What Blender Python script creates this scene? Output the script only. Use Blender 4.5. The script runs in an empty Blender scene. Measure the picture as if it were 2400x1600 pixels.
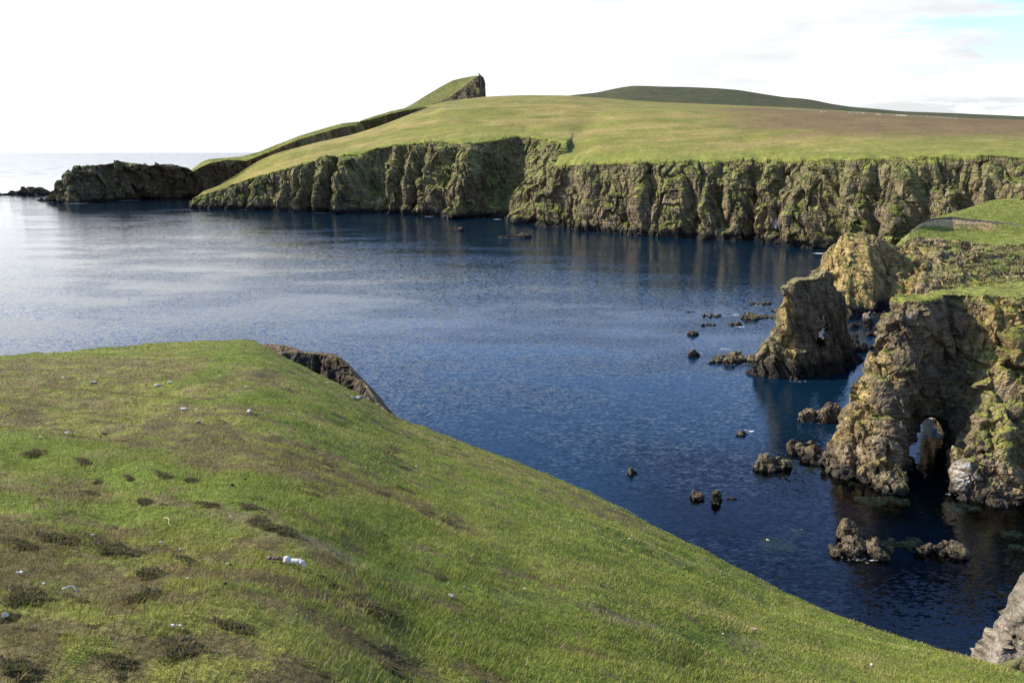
import bpy, math, random
import numpy as np
from math import radians as R

# ------------------------------------------------------------------ camera, world, sun, exposure
SC = bpy.context.scene
COL = SC.collection
F = 1867.0                                   # focal length in photo pixels (photo 2400 wide)
EYE = np.array([0.0, 0.0, 60.0])
PITCH = R(13.37)
cam_d = bpy.data.cameras.new('camera')
cam_d.sensor_width = 36.0
cam_d.lens = 36.0 * F / 2400.0
cam_d.clip_start = 0.3
cam_d.clip_end = 200000.0
cam = bpy.data.objects.new('camera', cam_d)
COL.objects.link(cam)
cam.location = EYE
cam.rotation_euler = (math.pi / 2 - PITCH, 0, 0)
SC.camera = cam

SUN_AZ, SUN_EL = R(-76), R(33)               # azimuth from +Y, negative = left
sun_dir = np.array([math.sin(SUN_AZ) * math.cos(SUN_EL), math.cos(SUN_AZ) * math.cos(SUN_EL), math.sin(SUN_EL)])
sl = bpy.data.lights.new('sun', 'SUN')
sl.energy = 5.0
sl.angle = R(0.55)
sl.color = (1.0, 0.93, 0.80)
so = bpy.data.objects.new('sun', sl)
COL.objects.link(so)
from mathutils import Vector
so.rotation_euler = Vector(sun_dir).to_track_quat('Z', 'Y').to_euler()

SC.view_settings.view_transform = 'Standard'
SC.view_settings.look = 'None'
SC.view_settings.gamma = 1.0
SC.view_settings.use_curve_mapping = False
SC.view_settings.exposure = 0.78
SC.cycles.max_bounces = 6
SC.cycles.diffuse_bounces = 2
SC.cycles.glossy_bounces = 3
SC.cycles.transparent_max_bounces = 6
SC.cycles.caustics_reflective = False
SC.cycles.caustics_refractive = False
SC.cycles.sample_clamp_indirect = 3.0
SC.cycles.use_denoising = True
SC.cycles.denoiser = 'OPENIMAGEDENOISE'
SC.cycles.denoising_input_passes = 'RGB_ALBEDO_NORMAL'

def N(nt, typ, **kw):
    n = nt.nodes.new(typ)
    for k, v in kw.items():
        if k.startswith('i_'):
            key = k[2:].replace('_', ' ')
            n.inputs[key].default_value = v
        elif k.startswith('n'):
            n.inputs[int(k[1:])].default_value = v
        else:
            setattr(n, k, v)
    return n

def math_n(nt, op, a, b=None, clamp=False):
    n = nt.nodes.new('ShaderNodeMath'); n.operation = op; n.use_clamp = clamp
    for i, v in enumerate((a, b)):
        if v is None: continue
        if isinstance(v, (int, float)): n.inputs[i].default_value = v
        else: nt.links.new(v, n.inputs[i])
    return n.outputs[0]

def smooth_n(nt, val, lo, hi):
    n = nt.nodes.new('ShaderNodeMapRange'); n.interpolation_type = 'SMOOTHSTEP'
    nt.links.new(val, n.inputs['Value'])
    n.inputs['From Min'].default_value = lo; n.inputs['From Max'].default_value = hi
    return n.outputs['Result']

def make_world():
    w = bpy.data.worlds.new('World'); SC.world = w; w.use_nodes = True
    nt = w.node_tree; nt.nodes.clear(); L = nt.links.new
    out = N(nt, 'ShaderNodeOutputWorld'); bg = N(nt, 'ShaderNodeBackground')
    sky = N(nt, 'ShaderNodeTexSky'); sky.sky_type = 'NISHITA'; sky.sun_disc = False
    sky.sun_elevation = SUN_EL; sky.sun_rotation = SUN_AZ
    sky.air_density = 1.0; sky.dust_density = 0.3; sky.ozone_density = 3.0
    tc = N(nt, 'ShaderNodeTexCoord')
    sep = N(nt, 'ShaderNodeSeparateXYZ'); L(tc.outputs['Generated'], sep.inputs[0])
    # clouds on a layer seen in perspective: divide direction by its height
    zc = math_n(nt, 'ADD', math_n(nt, 'MAXIMUM', sep.outputs[2], 0.0), 0.10)
    dx = math_n(nt, 'DIVIDE', sep.outputs[0], zc); dy = math_n(nt, 'DIVIDE', sep.outputs[1], zc)
    cx = N(nt, 'ShaderNodeCombineXYZ'); L(dx, cx.inputs[0]); L(dy, cx.inputs[1])
    n1 = N(nt, 'ShaderNodeTexNoise'); n1.inputs['Scale'].default_value = 1.7; n1.inputs['Detail'].default_value = 9; n1.inputs['Roughness'].default_value = 0.55
    n1.inputs['Distortion'].default_value = 0.35
    L(cx.outputs[0], n1.inputs['Vector'])
    n2 = N(nt, 'ShaderNodeTexNoise'); n2.inputs['Scale'].default_value = 0.9; n2.inputs['Detail'].default_value = 5
    n2.inputs['Roughness'].default_value = 0.5
    mp = N(nt, 'ShaderNodeMapping'); mp.inputs['Location'].default_value = (7.3, 2.1, 0.0); L(cx.outputs[0], mp.inputs[0]); L(mp.outputs[0], n2.inputs['Vector'])
    # cover: dense towards the sun side and low down, broken on the right and overhead
    hlen = math_n(nt, 'SQRT', math_n(nt, 'ADD', math_n(nt, 'MULTIPLY', sep.outputs[0], sep.outputs[0]), math_n(nt, 'MULTIPLY', sep.outputs[1], sep.outputs[1])))
    side = math_n(nt, 'DIVIDE', sep.outputs[0], math_n(nt, 'ADD', hlen, 0.001))      # -1 left .. 1 right
    cov_side = smooth_n(nt, side, 0.62, 0.12)                                   # 1 on the left
    cov_side = math_n(nt, 'SUBTRACT', 1.0, smooth_n(nt, side, 0.16, 0.60))
    cov_low = math_n(nt, 'SUBTRACT', 1.0, smooth_n(nt, sep.outputs[2], 0.02, 0.11))
    hz = math_n(nt, 'ADD', sep.outputs[2], math_n(nt, 'MULTIPLY', smooth_n(nt, side, -0.75, 0.15), 0.06))
    cov_high = math_n(nt, 'SUBTRACT', 1.0, smooth_n(nt, hz, 0.20, 0.30))
    cov = math_n(nt, 'ADD', math_n(nt, 'MULTIPLY', cov_side, 0.42), math_n(nt, 'MULTIPLY', cov_low, 0.06))
    cov = math_n(nt, 'ADD', cov, -0.02)
    f = math_n(nt, 'ADD', n1.outputs['Fac'], cov)
    mask = smooth_n(nt, f, 0.50, 0.64)
    mask = math_n(nt, 'MULTIPLY', mask, cov_high)
    # cloud brightness: white, a little grey underneath in the thick parts, brighter towards the sun
    dotn = N(nt, 'ShaderNodeVectorMath', operation='DOT_PRODUCT'); L(tc.outputs['Generated'], dotn.inputs[0]); dotn.inputs[1].default_value = tuple(sun_dir)
    glow = smooth_n(nt, dotn.outputs['Value'], 0.15, 1.0)
    g2 = math_n(nt, 'MULTIPLY', glow, glow)
    shade = math_n(nt, 'SUBTRACT', 1.0, math_n(nt, 'MULTIPLY', smooth_n(nt, n2.outputs['Fac'], 0.40, 0.62), math_n(nt, 'ADD', 0.06, math_n(nt, 'MULTIPLY', smooth_n(nt, side, 0.0, 0.45), 0.22))))
    br = math_n(nt, 'MULTIPLY', shade, math_n(nt, 'ADD', 0.70, math_n(nt, 'MULTIPLY', g2, 0.6)))
    cc = N(nt, 'ShaderNodeVectorMath', operation='SCALE'); cc.inputs[0].default_value = (0.96, 0.98, 1.0); L(br, cc.inputs['Scale'])
    sks = N(nt, 'ShaderNodeVectorMath', operation='MULTIPLY'); L(sky.outputs[0], sks.inputs[0]); sks.inputs[1].default_value = (0.15, 0.147, 0.170)
    mix = N(nt, 'ShaderNodeMix', data_type='RGBA'); L(mask, mix.inputs['Factor']); L(sks.outputs[0], mix.inputs[6]); L(cc.outputs[0], mix.inputs[7])
    L(mix.outputs[2], bg.inputs['Color']); bg.inputs['Strength'].default_value = 1.0
    L(bg.outputs[0], out.inputs['Surface'])
make_world()

# ------------------------------------------------------------------ numpy helpers
def pix(u, v):
    x = (u - 1200.0) / F; y = (800.0 - v) / F
    c, s = math.cos(PITCH), math.sin(PITCH)
    return np.array([x, c + y * s, -s + y * c])

def at_y(u, v, Y):
    d = pix(u, v); return EYE + d * (Y / d[1])

def at_z(u, v, Z=0.0):
    d = pix(u, v); return EYE + d * ((Z - EYE[2]) / d[2])

rng0 = np.random.default_rng(7)
PERM = rng0.permutation(256).astype(np.int64)
PERM = np.concatenate([PERM, PERM, PERM])
GR = rng0.normal(size=(256, 3)); GR /= np.linalg.norm(GR, axis=1)[:, None]
GR = GR.astype(np.float32)

def perlin(P, seed=0):
    P = np.asarray(P, np.float32) + np.float32(seed * 17.137 + 100.5)
    i = np.floor(P).astype(np.int64); f = (P - i).astype(np.float32); i &= 255
    w = f * f * f * (f * (f * 6 - 15) + 10)
    out = 0
    for cx in (0, 1):
        wx = w[..., 0] if cx else 1 - w[..., 0]
        px = PERM[(i[..., 0] + cx) & 255]
        for cy in (0, 1):
            wy = wx * (w[..., 1] if cy else 1 - w[..., 1])
            py = PERM[px + ((i[..., 1] + cy) & 255)]
            for cz in (0, 1):
                h = PERM[py + ((i[..., 2] + cz) & 255)]
                g = GR[h]
                d = g[..., 0] * (f[..., 0] - cx) + g[..., 1] * (f[..., 1] - cy) + g[..., 2] * (f[..., 2] - cz)
                out = out + d * wy * (w[..., 2] if cz else 1 - w[..., 2])
    return out * 1.6

def fbm(P, octv=4, seed=0, gain=0.5, lac=2.03, ridged=False):
    P = np.asarray(P, np.float32); a = 1.0; s = 0; t = 0
    for o in range(octv):
        n = perlin(P, seed + o)
        if ridged: n = 1 - 2 * np.abs(n)
        s = s + a * n; t += a; a *= gain; P = P * lac
    return s / t

HASH = rng0.random((4096, 6)).astype(np.float32)
def voro(P, seed=0):
    """faceted rock: each cell is a tilted plane; also returns distance to the cell edge"""
    P = np.asarray(P, np.float32) + np.float32(seed * 31.7 + 50)
    i = np.floor(P).astype(np.int64); sh = P.shape[:-1]
    d1 = np.full(sh, 9.0, np.float32); d2 = np.full(sh, 9.0, np.float32)
    val = np.zeros(sh, np.float32)
    for a in (-1, 0, 1):
        for b in (-1, 0, 1):
            for c in (-1, 0, 1):
                j = i + (a, b, c)
                h = (j[..., 0] * 73856093 ^ j[..., 1] * 19349663 ^ j[..., 2] * 83492791) & 4095
                hv = HASH[h]
                o = P - (j + hv[..., :3])
                d = (o * o).sum(-1)
                nv = (hv[..., 3] - 0.5) + o[..., 0] * (hv[..., 4] - 0.5) * 1.8 + o[..., 2] * (hv[..., 5] - 0.5) * 1.8 + o[..., 1] * (hv[..., 3] * 7 % 1 - 0.5) * 1.8
                nearer = d < d1
                d2 = np.where(nearer, d1, np.minimum(d2, d))
                val = np.where(nearer, nv, val); d1 = np.where(nearer, d, d1)
    return val, np.sqrt(d2) - np.sqrt(d1)

def sstep(x, a, b):
    t = np.clip((x - a) / (b - a), 0, 1); return t * t * (3 - 2 * t)

def lerpc(a, b, t):
    return a + (b - a) * t[..., None]

def mesh_from(name, V, Q, col=None, smooth=True, tri=False):
    me = bpy.data.meshes.new(name)
    V = np.ascontiguousarray(V, np.float32); Q = np.ascontiguousarray(Q, np.int32)
    k = Q.shape[1]
    me.vertices.add(len(V)); me.vertices.foreach_set('co', V.ravel())
    me.loops.add(Q.size); me.loops.foreach_set('vertex_index', Q.ravel())
    me.polygons.add(len(Q)); me.polygons.foreach_set('loop_start', np.arange(0, Q.size, k, dtype=np.int32))
    me.polygons.foreach_set('loop_total', np.full(len(Q), k, np.int32))
    me.polygons.foreach_set('use_smooth', np.full(len(Q), smooth, bool))
    me.update(calc_edges=True)
    if col is not None:
        at = me.color_attributes.new('Col', 'FLOAT_COLOR', 'POINT')
        c = np.ones((len(V), 4), np.float32); c[:, :3] = np.clip(col, 0, 1)
        at.data.foreach_set('color', c.ravel())
    return me

def link(name, me, mat, parent=None):
    o = bpy.data.objects.new(name, me); COL.objects.link(o)
    if mat and not me.materials: me.materials.append(mat)
    if parent: o.parent = parent
    return o

def tag(o, label=None, cat=None, group=None, kind=None):
    if label: o['label'] = label
    if cat: o['category'] = cat
    if group: o['group'] = group
    if kind: o['kind'] = kind
    return o

def grid_quads(nr, nc, flip=False):
    a = (np.arange(nr - 1)[:, None] * nc + np.arange(nc - 1)[None, :]).ravel()
    q = np.stack([a, a + 1, a + nc + 1, a + nc], 1)
    return q[:, ::-1] if flip else q

def grid_normals(G):
    du = np.gradient(G, axis=1); dv = np.gradient(G, axis=0)
    n = np.cross(du, dv); n /= np.linalg.norm(n, axis=-1, keepdims=True) + 1e-9
    return n

def vert_normals(V, Q):
    a, b, c, d = (V[Q[:, i]] for i in range(4))
    fn = np.cross(c - a, d - b)
    n = np.zeros_like(V)
    for i in range(4):
        for k in range(3):
            n[:, k] += np.bincount(Q[:, i], weights=fn[:, k], minlength=len(V))
    return n / (np.linalg.norm(n, axis=1, keepdims=True) + 1e-9)

def smooth1(a, w):
    if w < 1: return a
    k = np.hanning(2 * w + 3)[1:-1]; k /= k.sum()
    p = np.pad(a, ((w, w), (0, 0)), mode='edge')
    return np.stack([np.convolve(p[:, i], k, 'valid') for i in range(a.shape[1])], 1)

def surface_nets(Fv, org, h):
    """Fv>0 inside. returns verts, quads"""
    ins = Fv > 0
    nx, ny, nz = Fv.shape
    cs = [(0,0,0),(1,0,0),(0,1,0),(1,1,0),(0,0,1),(1,0,1),(0,1,1),(1,1,1)]
    sub = lambda A, c: A[c[0]:nx-1+c[0], c[1]:ny-1+c[1], c[2]:nz-1+c[2]]
    cnt = sum(sub(ins, c).astype(np.int8) for c in cs)
    act = (cnt > 0) & (cnt < 8)
    idx = np.full(act.shape, -1, np.int64); ii = np.argwhere(act); idx[act] = np.arange(len(ii))
    acc = np.zeros((len(ii), 3)); num = np.zeros(len(ii))
    for a in range(8):
        for b in range(a + 1, 8):
            ca, cb = np.array(cs[a]), np.array(cs[b])
            if np.abs(ca - cb).sum() != 1: continue
            va = Fv[ii[:, 0]+ca[0], ii[:, 1]+ca[1], ii[:, 2]+ca[2]]; vb = Fv[ii[:, 0]+cb[0], ii[:, 1]+cb[1], ii[:, 2]+cb[2]]
            m = (va > 0) != (vb > 0)
            t = np.where(m, va / np.where(m, va - vb, 1), 0)
            acc[m] += (ca + (cb - ca) * t[:, None])[m]; num[m] += 1
    V = (ii + acc / num[:, None]) * h + np.array(org)
    quads = []
    for ax in range(3):
        A = np.moveaxis(ins, ax, 0)
        I = np.moveaxis(idx, ax, 0)
        s0 = A[:-1]; s1 = A[1:]
        ch = (s0 != s1)[:, 1:-1, 1:-1]
        e = np.argwhere(ch)
        i, j, k = e[:, 0], e[:, 1] + 1, e[:, 2] + 1
        q = np.stack([I[i, j-1, k-1], I[i, j, k-1], I[i, j, k], I[i, j-1, k]], 1)
        fl = s0[i, j, k]
        # moveaxis keeps order of remaining axes: for ax=1 (x,z) handedness flips
        if ax == 1: fl = ~fl
        q[~fl] = q[~fl][:, ::-1]
        quads.append(q)
    return V.astype(np.float64), np.concatenate(quads)

def poly_sd(poly, X, Y):
    """signed distance, positive inside"""
    p = np.array(poly, float); d = np.full(X.shape, 1e9); ins = np.zeros(X.shape, bool)
    for i in range(len(p)):
        a = p[i]; b = p[(i + 1) % len(p)]
        e = b - a; wx = X - a[0]; wy = Y - a[1]
        t = np.clip((wx * e[0] + wy * e[1]) / (e @ e), 0, 1)
        d = np.minimum(d, (wx - e[0] * t) ** 2 + (wy - e[1] * t) ** 2)
        c = ((a[1] > Y) != (b[1] > Y))
        with np.errstate(divide='ignore', invalid='ignore'):
            xi = a[0] + (Y - a[1]) / (b[1] - a[1] if b[1] != a[1] else 1e-9) * e[0]
        ins ^= c & (X < xi)
    return np.where(ins, 1, -1) * np.sqrt(d)

# ------------------------------------------------------------------ materials
def land_mat(name, fine, coarse, bump=0.3, amp=0.5, rough=0.95, aniso=(1, 1, 1), chip=0):
    m = bpy.data.materials.new(name); m.use_nodes = True; nt = m.node_tree; nt.nodes.clear(); L = nt.links.new
    out = N(nt, 'ShaderNodeOutputMaterial'); p = N(nt, 'ShaderNodeBsdfPrincipled')
    p.inputs['Roughness'].default_value = rough; p.inputs['Specular IOR Level'].default_value = 0.15
    at = N(nt, 'ShaderNodeAttribute', attribute_name='Col')
    tc = N(nt, 'ShaderNodeTexCoord'); mp = N(nt, 'ShaderNodeMapping'); mp.inputs['Scale'].default_value = aniso
    L(tc.outputs['Object'], mp.inputs[0])
    n1 = N(nt, 'ShaderNodeTexNoise'); n1.inputs['Scale'].default_value = fine; n1.inputs['Detail'].default_value = 5; n1.inputs['Roughness'].default_value = 0.65
    n2 = N(nt, 'ShaderNodeTexNoise'); n2.inputs['Scale'].default_value = coarse; n2.inputs['Detail'].default_value = 6; n2.inputs['Roughness'].default_value = 0.6
    L(mp.outputs[0], n1.inputs['Vector']); L(mp.outputs[0], n2.inputs['Vector'])
    s = math_n(nt, 'ADD', math_n(nt, 'MULTIPLY', math_n(nt, 'SUBTRACT', n1.outputs['Fac'], 0.5), amp * 2.4),
               math_n(nt, 'MULTIPLY', math_n(nt, 'SUBTRACT', n2.outputs['Fac'], 0.5), amp * 1.6))
    s = math_n(nt, 'MAXIMUM', math_n(nt, 'ADD', s, 1.0), 0.25)
    sc = N(nt, 'ShaderNodeVectorMath', operation='SCALE'); L(at.outputs['Color'], sc.inputs[0]); L(s, sc.inputs['Scale'])
    L(sc.outputs[0], p.inputs['Base Color'])
    hgt = math_n(nt, 'ADD', n1.outputs['Fac'], n2.outputs['Fac'])
    if chip:
        vm = N(nt, 'ShaderNodeMapping'); vm.inputs['Rotation'].default_value = (0.35, 0.3, 0.5); vm.inputs['Scale'].default_value = (1, 1, 0.4); L(tc.outputs['Object'], vm.inputs[0])
        v1 = N(nt, 'ShaderNodeTexVoronoi'); v1.inputs['Scale'].default_value = chip; v2 = N(nt, 'ShaderNodeTexVoronoi'); v2.inputs['Scale'].default_value = chip * 2.7
        L(vm.outputs[0], v1.inputs['Vector']); L(vm.outputs[0], v2.inputs['Vector'])
        g = math_n(nt, 'ADD', math_n(nt, 'MULTIPLY', v1.outputs['Distance'], 1.3), math_n(nt, 'MULTIPLY', v2.outputs['Distance'], 0.6))
        hgt = math_n(nt, 'ADD', hgt, g)
        bm = N(nt, 'ShaderNodeMapping'); bm.inputs['Rotation'].default_value = (0.25, -0.95, 0.2); bm.inputs['Scale'].default_value = (0.35, 0.5, 3.2); L(tc.outputs['Object'], bm.inputs[0])
        bn = N(nt, 'ShaderNodeTexNoise'); bn.inputs['Scale'].default_value = chip * 0.7; bn.inputs['Detail'].default_value = 6; bn.inputs['Roughness'].default_value = 0.62; bn.inputs['Distortion'].default_value = 0.6
        L(bm.outputs[0], bn.inputs['Vector'])
        bs = math_n(nt, 'MAXIMUM', math_n(nt, 'ADD', math_n(nt, 'MULTIPLY', math_n(nt, 'SUBTRACT', bn.outputs['Fac'], 0.5), 2.6), 1.0), 0.3)
        sc2 = N(nt, 'ShaderNodeVectorMath', operation='SCALE'); L(sc.outputs[0], sc2.inputs[0]); L(bs, sc2.inputs['Scale']); L(sc2.outputs[0], p.inputs['Base Color'])
        hgt = math_n(nt, 'ADD', hgt, math_n(nt, 'MULTIPLY', bn.outputs['Fac'], 2.4))
    b = N(nt, 'ShaderNodeBump'); b.inputs['Strength'].default_value = 1.0; b.inputs['Distance'].default_value = bump
    L(hgt, b.inputs['Height']); L(b.outputs[0], p.inputs['Normal'])
    L(p.outputs[0], out.inputs['Surface'])
    return m

def plain_mat(name, col, rough=0.8, attr=False, var=0.25, scale=20, spec=0.2, transl=0.0):
    m = bpy.data.materials.new(name); m.use_nodes = True; nt = m.node_tree; nt.nodes.clear(); L = nt.links.new
    out = N(nt, 'ShaderNodeOutputMaterial'); p = N(nt, 'ShaderNodeBsdfPrincipled')
    p.inputs['Roughness'].default_value = rough; p.inputs['Specular IOR Level'].default_value = spec
    tc = N(nt, 'ShaderNodeTexCoord'); n1 = N(nt, 'ShaderNodeTexNoise'); n1.inputs['Scale'].default_value = scale; n1.inputs['Detail'].default_value = 4
    L(tc.outputs['Object'], n1.inputs['Vector'])
    s = math_n(nt, 'ADD', math_n(nt, 'MULTIPLY', math_n(nt, 'SUBTRACT', n1.outputs['Fac'], 0.5), var * 3), 1.0)
    sc = N(nt, 'ShaderNodeVectorMath', operation='SCALE'); L(s, sc.inputs['Scale'])
    if attr:
        at = N(nt, 'ShaderNodeAttribute', attribute_name='Col'); L(at.outputs['Color'], sc.inputs[0])
    else: sc.inputs[0].default_value = col
    L(sc.outputs[0], p.inputs['Base Color'])
    if transl > 0:
        t = N(nt, 'ShaderNodeBsdfTranslucent'); L(sc.outputs[0], t.inputs['Color'])
        mx = N(nt, 'ShaderNodeMixShader'); mx.inputs[0].default_value = transl
        L(p.outputs[0], mx.inputs[1]); L(t.outputs[0], mx.inputs[2]); L(mx.outputs[0], out.inputs['Surface'])
    else: L(p.outputs[0], out.inputs['Surface'])
    return m

def water_mat(name, shallow):
    m = bpy.data.materials.new(name); m.use_nodes = True; nt = m.node_tree; nt.nodes.clear(); L = nt.links.new
    out = N(nt, 'ShaderNodeOutputMaterial')
    geo = N(nt, 'ShaderNodeNewGeometry')
    def nz(scale, det, loc, rz=0.0, st=(1, 1, 1), rough=0.55):
        mp = N(nt, 'ShaderNodeMapping'); mp.inputs['Location'].default_value = loc; mp.inputs['Rotation'].default_value = (0, 0, rz); mp.inputs['Scale'].default_value = st
        L(geo.outputs['Position'], mp.inputs[0])
        n = N(nt, 'ShaderNodeTexNoise'); n.inputs['Scale'].default_value = scale; n.inputs['Detail'].default_value = det; n.inputs['Roughness'].default_value = rough
        L(mp.outputs[0], n.inputs['Vector'])
        return n
    c = lambda n: math_n(nt, 'SUBTRACT', n.outputs['Fac'], 0.5)
    # wavelets: height-like noises whose offset differences give slopes
    big = nz(0.016, 3, (3, 9, 0), 0.3, (1, 2.2, 1))               # wind lanes, tens of metres
    lane = math_n(nt, 'ADD', 0.45, math_n(nt, 'MULTIPLY', smooth_n(nt, big.outputs['Fac'], 0.36, 0.64), 0.85))
    sx = math_n(nt, 'ADD', math_n(nt, 'MULTIPLY', c(nz(1.7, 3, (0, 0, 0), 0.35, (0.55, 1.5, 1), 0.6)), 0.44), math_n(nt, 'MULTIPLY', c(nz(0.42, 2, (9, 4, 0), 0.5, (0.6, 1.5, 1))), 0.15))
    sy = math_n(nt, 'ADD', math_n(nt, 'MULTIPLY', c(nz(1.7, 3, (51, 17, 4), 0.35, (0.55, 1.5, 1), 0.6)), 0.8), math_n(nt, 'MULTIPLY', c(nz(0.42, 2, (5, 40, 7), 0.5, (0.6, 1.5, 1))), 0.28))
    spz = N(nt, 'ShaderNodeSeparateXYZ'); L(geo.outputs['Position'], spz.inputs[0])
    lane = math_n(nt, 'MULTIPLY', lane, math_n(nt, 'ADD', 0.66, math_n(nt, 'MULTIPLY', smooth_n(nt, spz.outputs[1], 900, 2600), 1.25)))   # open sea beyond the bay is rougher
    sx = math_n(nt, 'MULTIPLY', sx, lane); sy = math_n(nt, 'MULTIPLY', sy, lane)
    cb = N(nt, 'ShaderNodeCombineXYZ'); cb.inputs[2].default_value = 1.0
    L(math_n(nt, 'ADD', math_n(nt, 'MULTIPLY', sx, 0.5), 0.5), cb.inputs[0]); L(math_n(nt, 'ADD', math_n(nt, 'MULTIPLY', sy, 0.5), 0.5), cb.inputs[1])
    nm = N(nt, 'ShaderNodeNormalMap', space='WORLD'); L(cb.outputs[0], nm.inputs['Color'])
    fr = N(nt, 'ShaderNodeFresnel'); fr.inputs['IOR'].default_value = 1.333; L(nm.outputs[0], fr.inputs['Normal'])
    gl = N(nt, 'ShaderNodeBsdfGlossy'); gl.inputs['Roughness'].default_value = 0.06; gl.inputs['Color'].default_value = (1, 1, 1, 1); L(nm.outputs[0], gl.inputs['Normal'])
    if shallow:
        tr = N(nt, 'ShaderNodeBsdfTransparent'); tr.inputs['Color'].default_value = (0.55, 0.68, 0.60, 1)
        df = N(nt, 'ShaderNodeBsdfDiffuse'); df.inputs['Color'].default_value = (0.002, 0.013, 0.027, 1)
        at = N(nt, 'ShaderNodeAttribute', attribute_name='Col'); sp = N(nt, 'ShaderNodeSeparateColor'); L(at.outputs['Color'], sp.inputs[0])
        body = N(nt, 'ShaderNodeMixShader'); L(sp.outputs[0], body.inputs[0]); L(df.outputs[0], body.inputs[1]); L(tr.outputs[0], body.inputs[2])
    else:
        body = N(nt, 'ShaderNodeBsdfDiffuse'); body.inputs['Color'].default_value = (0.002, 0.013, 0.027, 1)
    mx = N(nt, 'ShaderNodeMixShader'); L(fr.outputs[0], mx.inputs[0]); L(body.outputs[0], mx.inputs[1]); L(gl.outputs[0], mx.inputs[2])
    L(mx.outputs[0], out.inputs['Surface'])
    return m

M_far = land_mat('far_cliff', 0.8, 0.12, bump=1.0, amp=0.42, chip=0.35)
M_mid = land_mat('near_cliff', 2.6, 0.5, bump=0.28, amp=0.5, chip=1.0)
M_hill = land_mat('hill_turf', 0.30, 0.04, bump=0.6, amp=0.5, aniso=(1, 0.6, 1))
M_fg = land_mat('foreground_turf', 16, 3.5, bump=0.05, amp=0.8)
M_rock = land_mat('sea_rock', 2.6, 0.5, bump=0.3, amp=0.55, rough=0.7, chip=1.6)
M_water = water_mat('sea_water', False)
M_shallow = water_mat('clear_shallow_water', True)
M_blade = plain_mat('grass_blades', (0.1, 0.1, 0.1), 0.75, attr=True, var=0.1, transl=0.3)
M_heather = plain_mat('heather_twigs', (0.1, 0.1, 0.1), 0.9, attr=True, var=0.15, spec=0.05, transl=0.35)
M_wool = plain_mat('wool', (0.52, 0.49, 0.43), 0.95, var=0.4, scale=60)
M_bone = plain_mat('bleached_bone', (0.60, 0.56, 0.49), 0.7, var=0.12, scale=40)
M_foam = None

# albedo palette (linear)
C_GREEN = np.array([0.140, 0.165, 0.026]); C_LUSH = np.array([0.085, 0.135, 0.018]); C_YEL = np.array([0.215, 0.215, 0.050])
C_HEATH = np.array([0.125, 0.095, 0.042]); C_HEATHD = np.array([0.060, 0.048, 0.024])
C_ROCK = np.array([0.175, 0.134, 0.082]); C_ROCKD = np.array([0.074, 0.058, 0.040]); C_OCHRE = np.array([0.34, 0.245, 0.095])
C_LICH = np.array([0.20, 0.185, 0.085]); C_PINK = np.array([0.34, 0.27, 0.22]); C_WHITE = np.array([0.66, 0.66, 0.64]); C_WET = np.array([0.034, 0.030, 0.024])
C_STRAW = np.array([0.33, 0.27, 0.13]); C_ORANGE = np.array([0.45, 0.24, 0.03])

def rock_disp(P, sc=1.0, seed=0, dip=0.35, blocky=1.0, vz=0.42):
    """displacement in metres for points P at block scale sc (metres)"""
    Q = np.empty_like(P); c, s = math.cos(dip), math.sin(dip)
    Q[..., 0] = P[..., 0] * c + P[..., 2] * s; Q[..., 2] = (-P[..., 0] * s + P[..., 2] * c) * vz; Q[..., 1] = P[..., 1]
    W = np.stack([fbm(Q / (sc * 9), 2, seed + 3), fbm(Q / (sc * 9), 2, seed + 5), fbm(Q / (sc * 9), 2, seed + 8)], -1) * sc * 3.5
    Q = Q + W
    v1, e1 = voro(Q / (sc * 5.0), seed); v2, e2 = voro(Q / (sc * 1.9), seed + 2)
    v0, e0 = voro(Q / (sc * 11.5), seed + 4)
    d = v0 * 3.8 * blocky + v1 * 2.7 * blocky + v2 * 1.0 * blocky - 1.1 * np.exp(-e0 * 14) - 0.7 * np.exp(-e1 * 10) - 0.3 * np.exp(-e2 * 9)
    d = d + fbm(P / (sc * 14), 2, seed + 11, ridged=True) * 1.3 + fbm(Q / (sc * 2.2), 3, seed + 21) * 0.3
    return d * sc, v1, e1, v2

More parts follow.
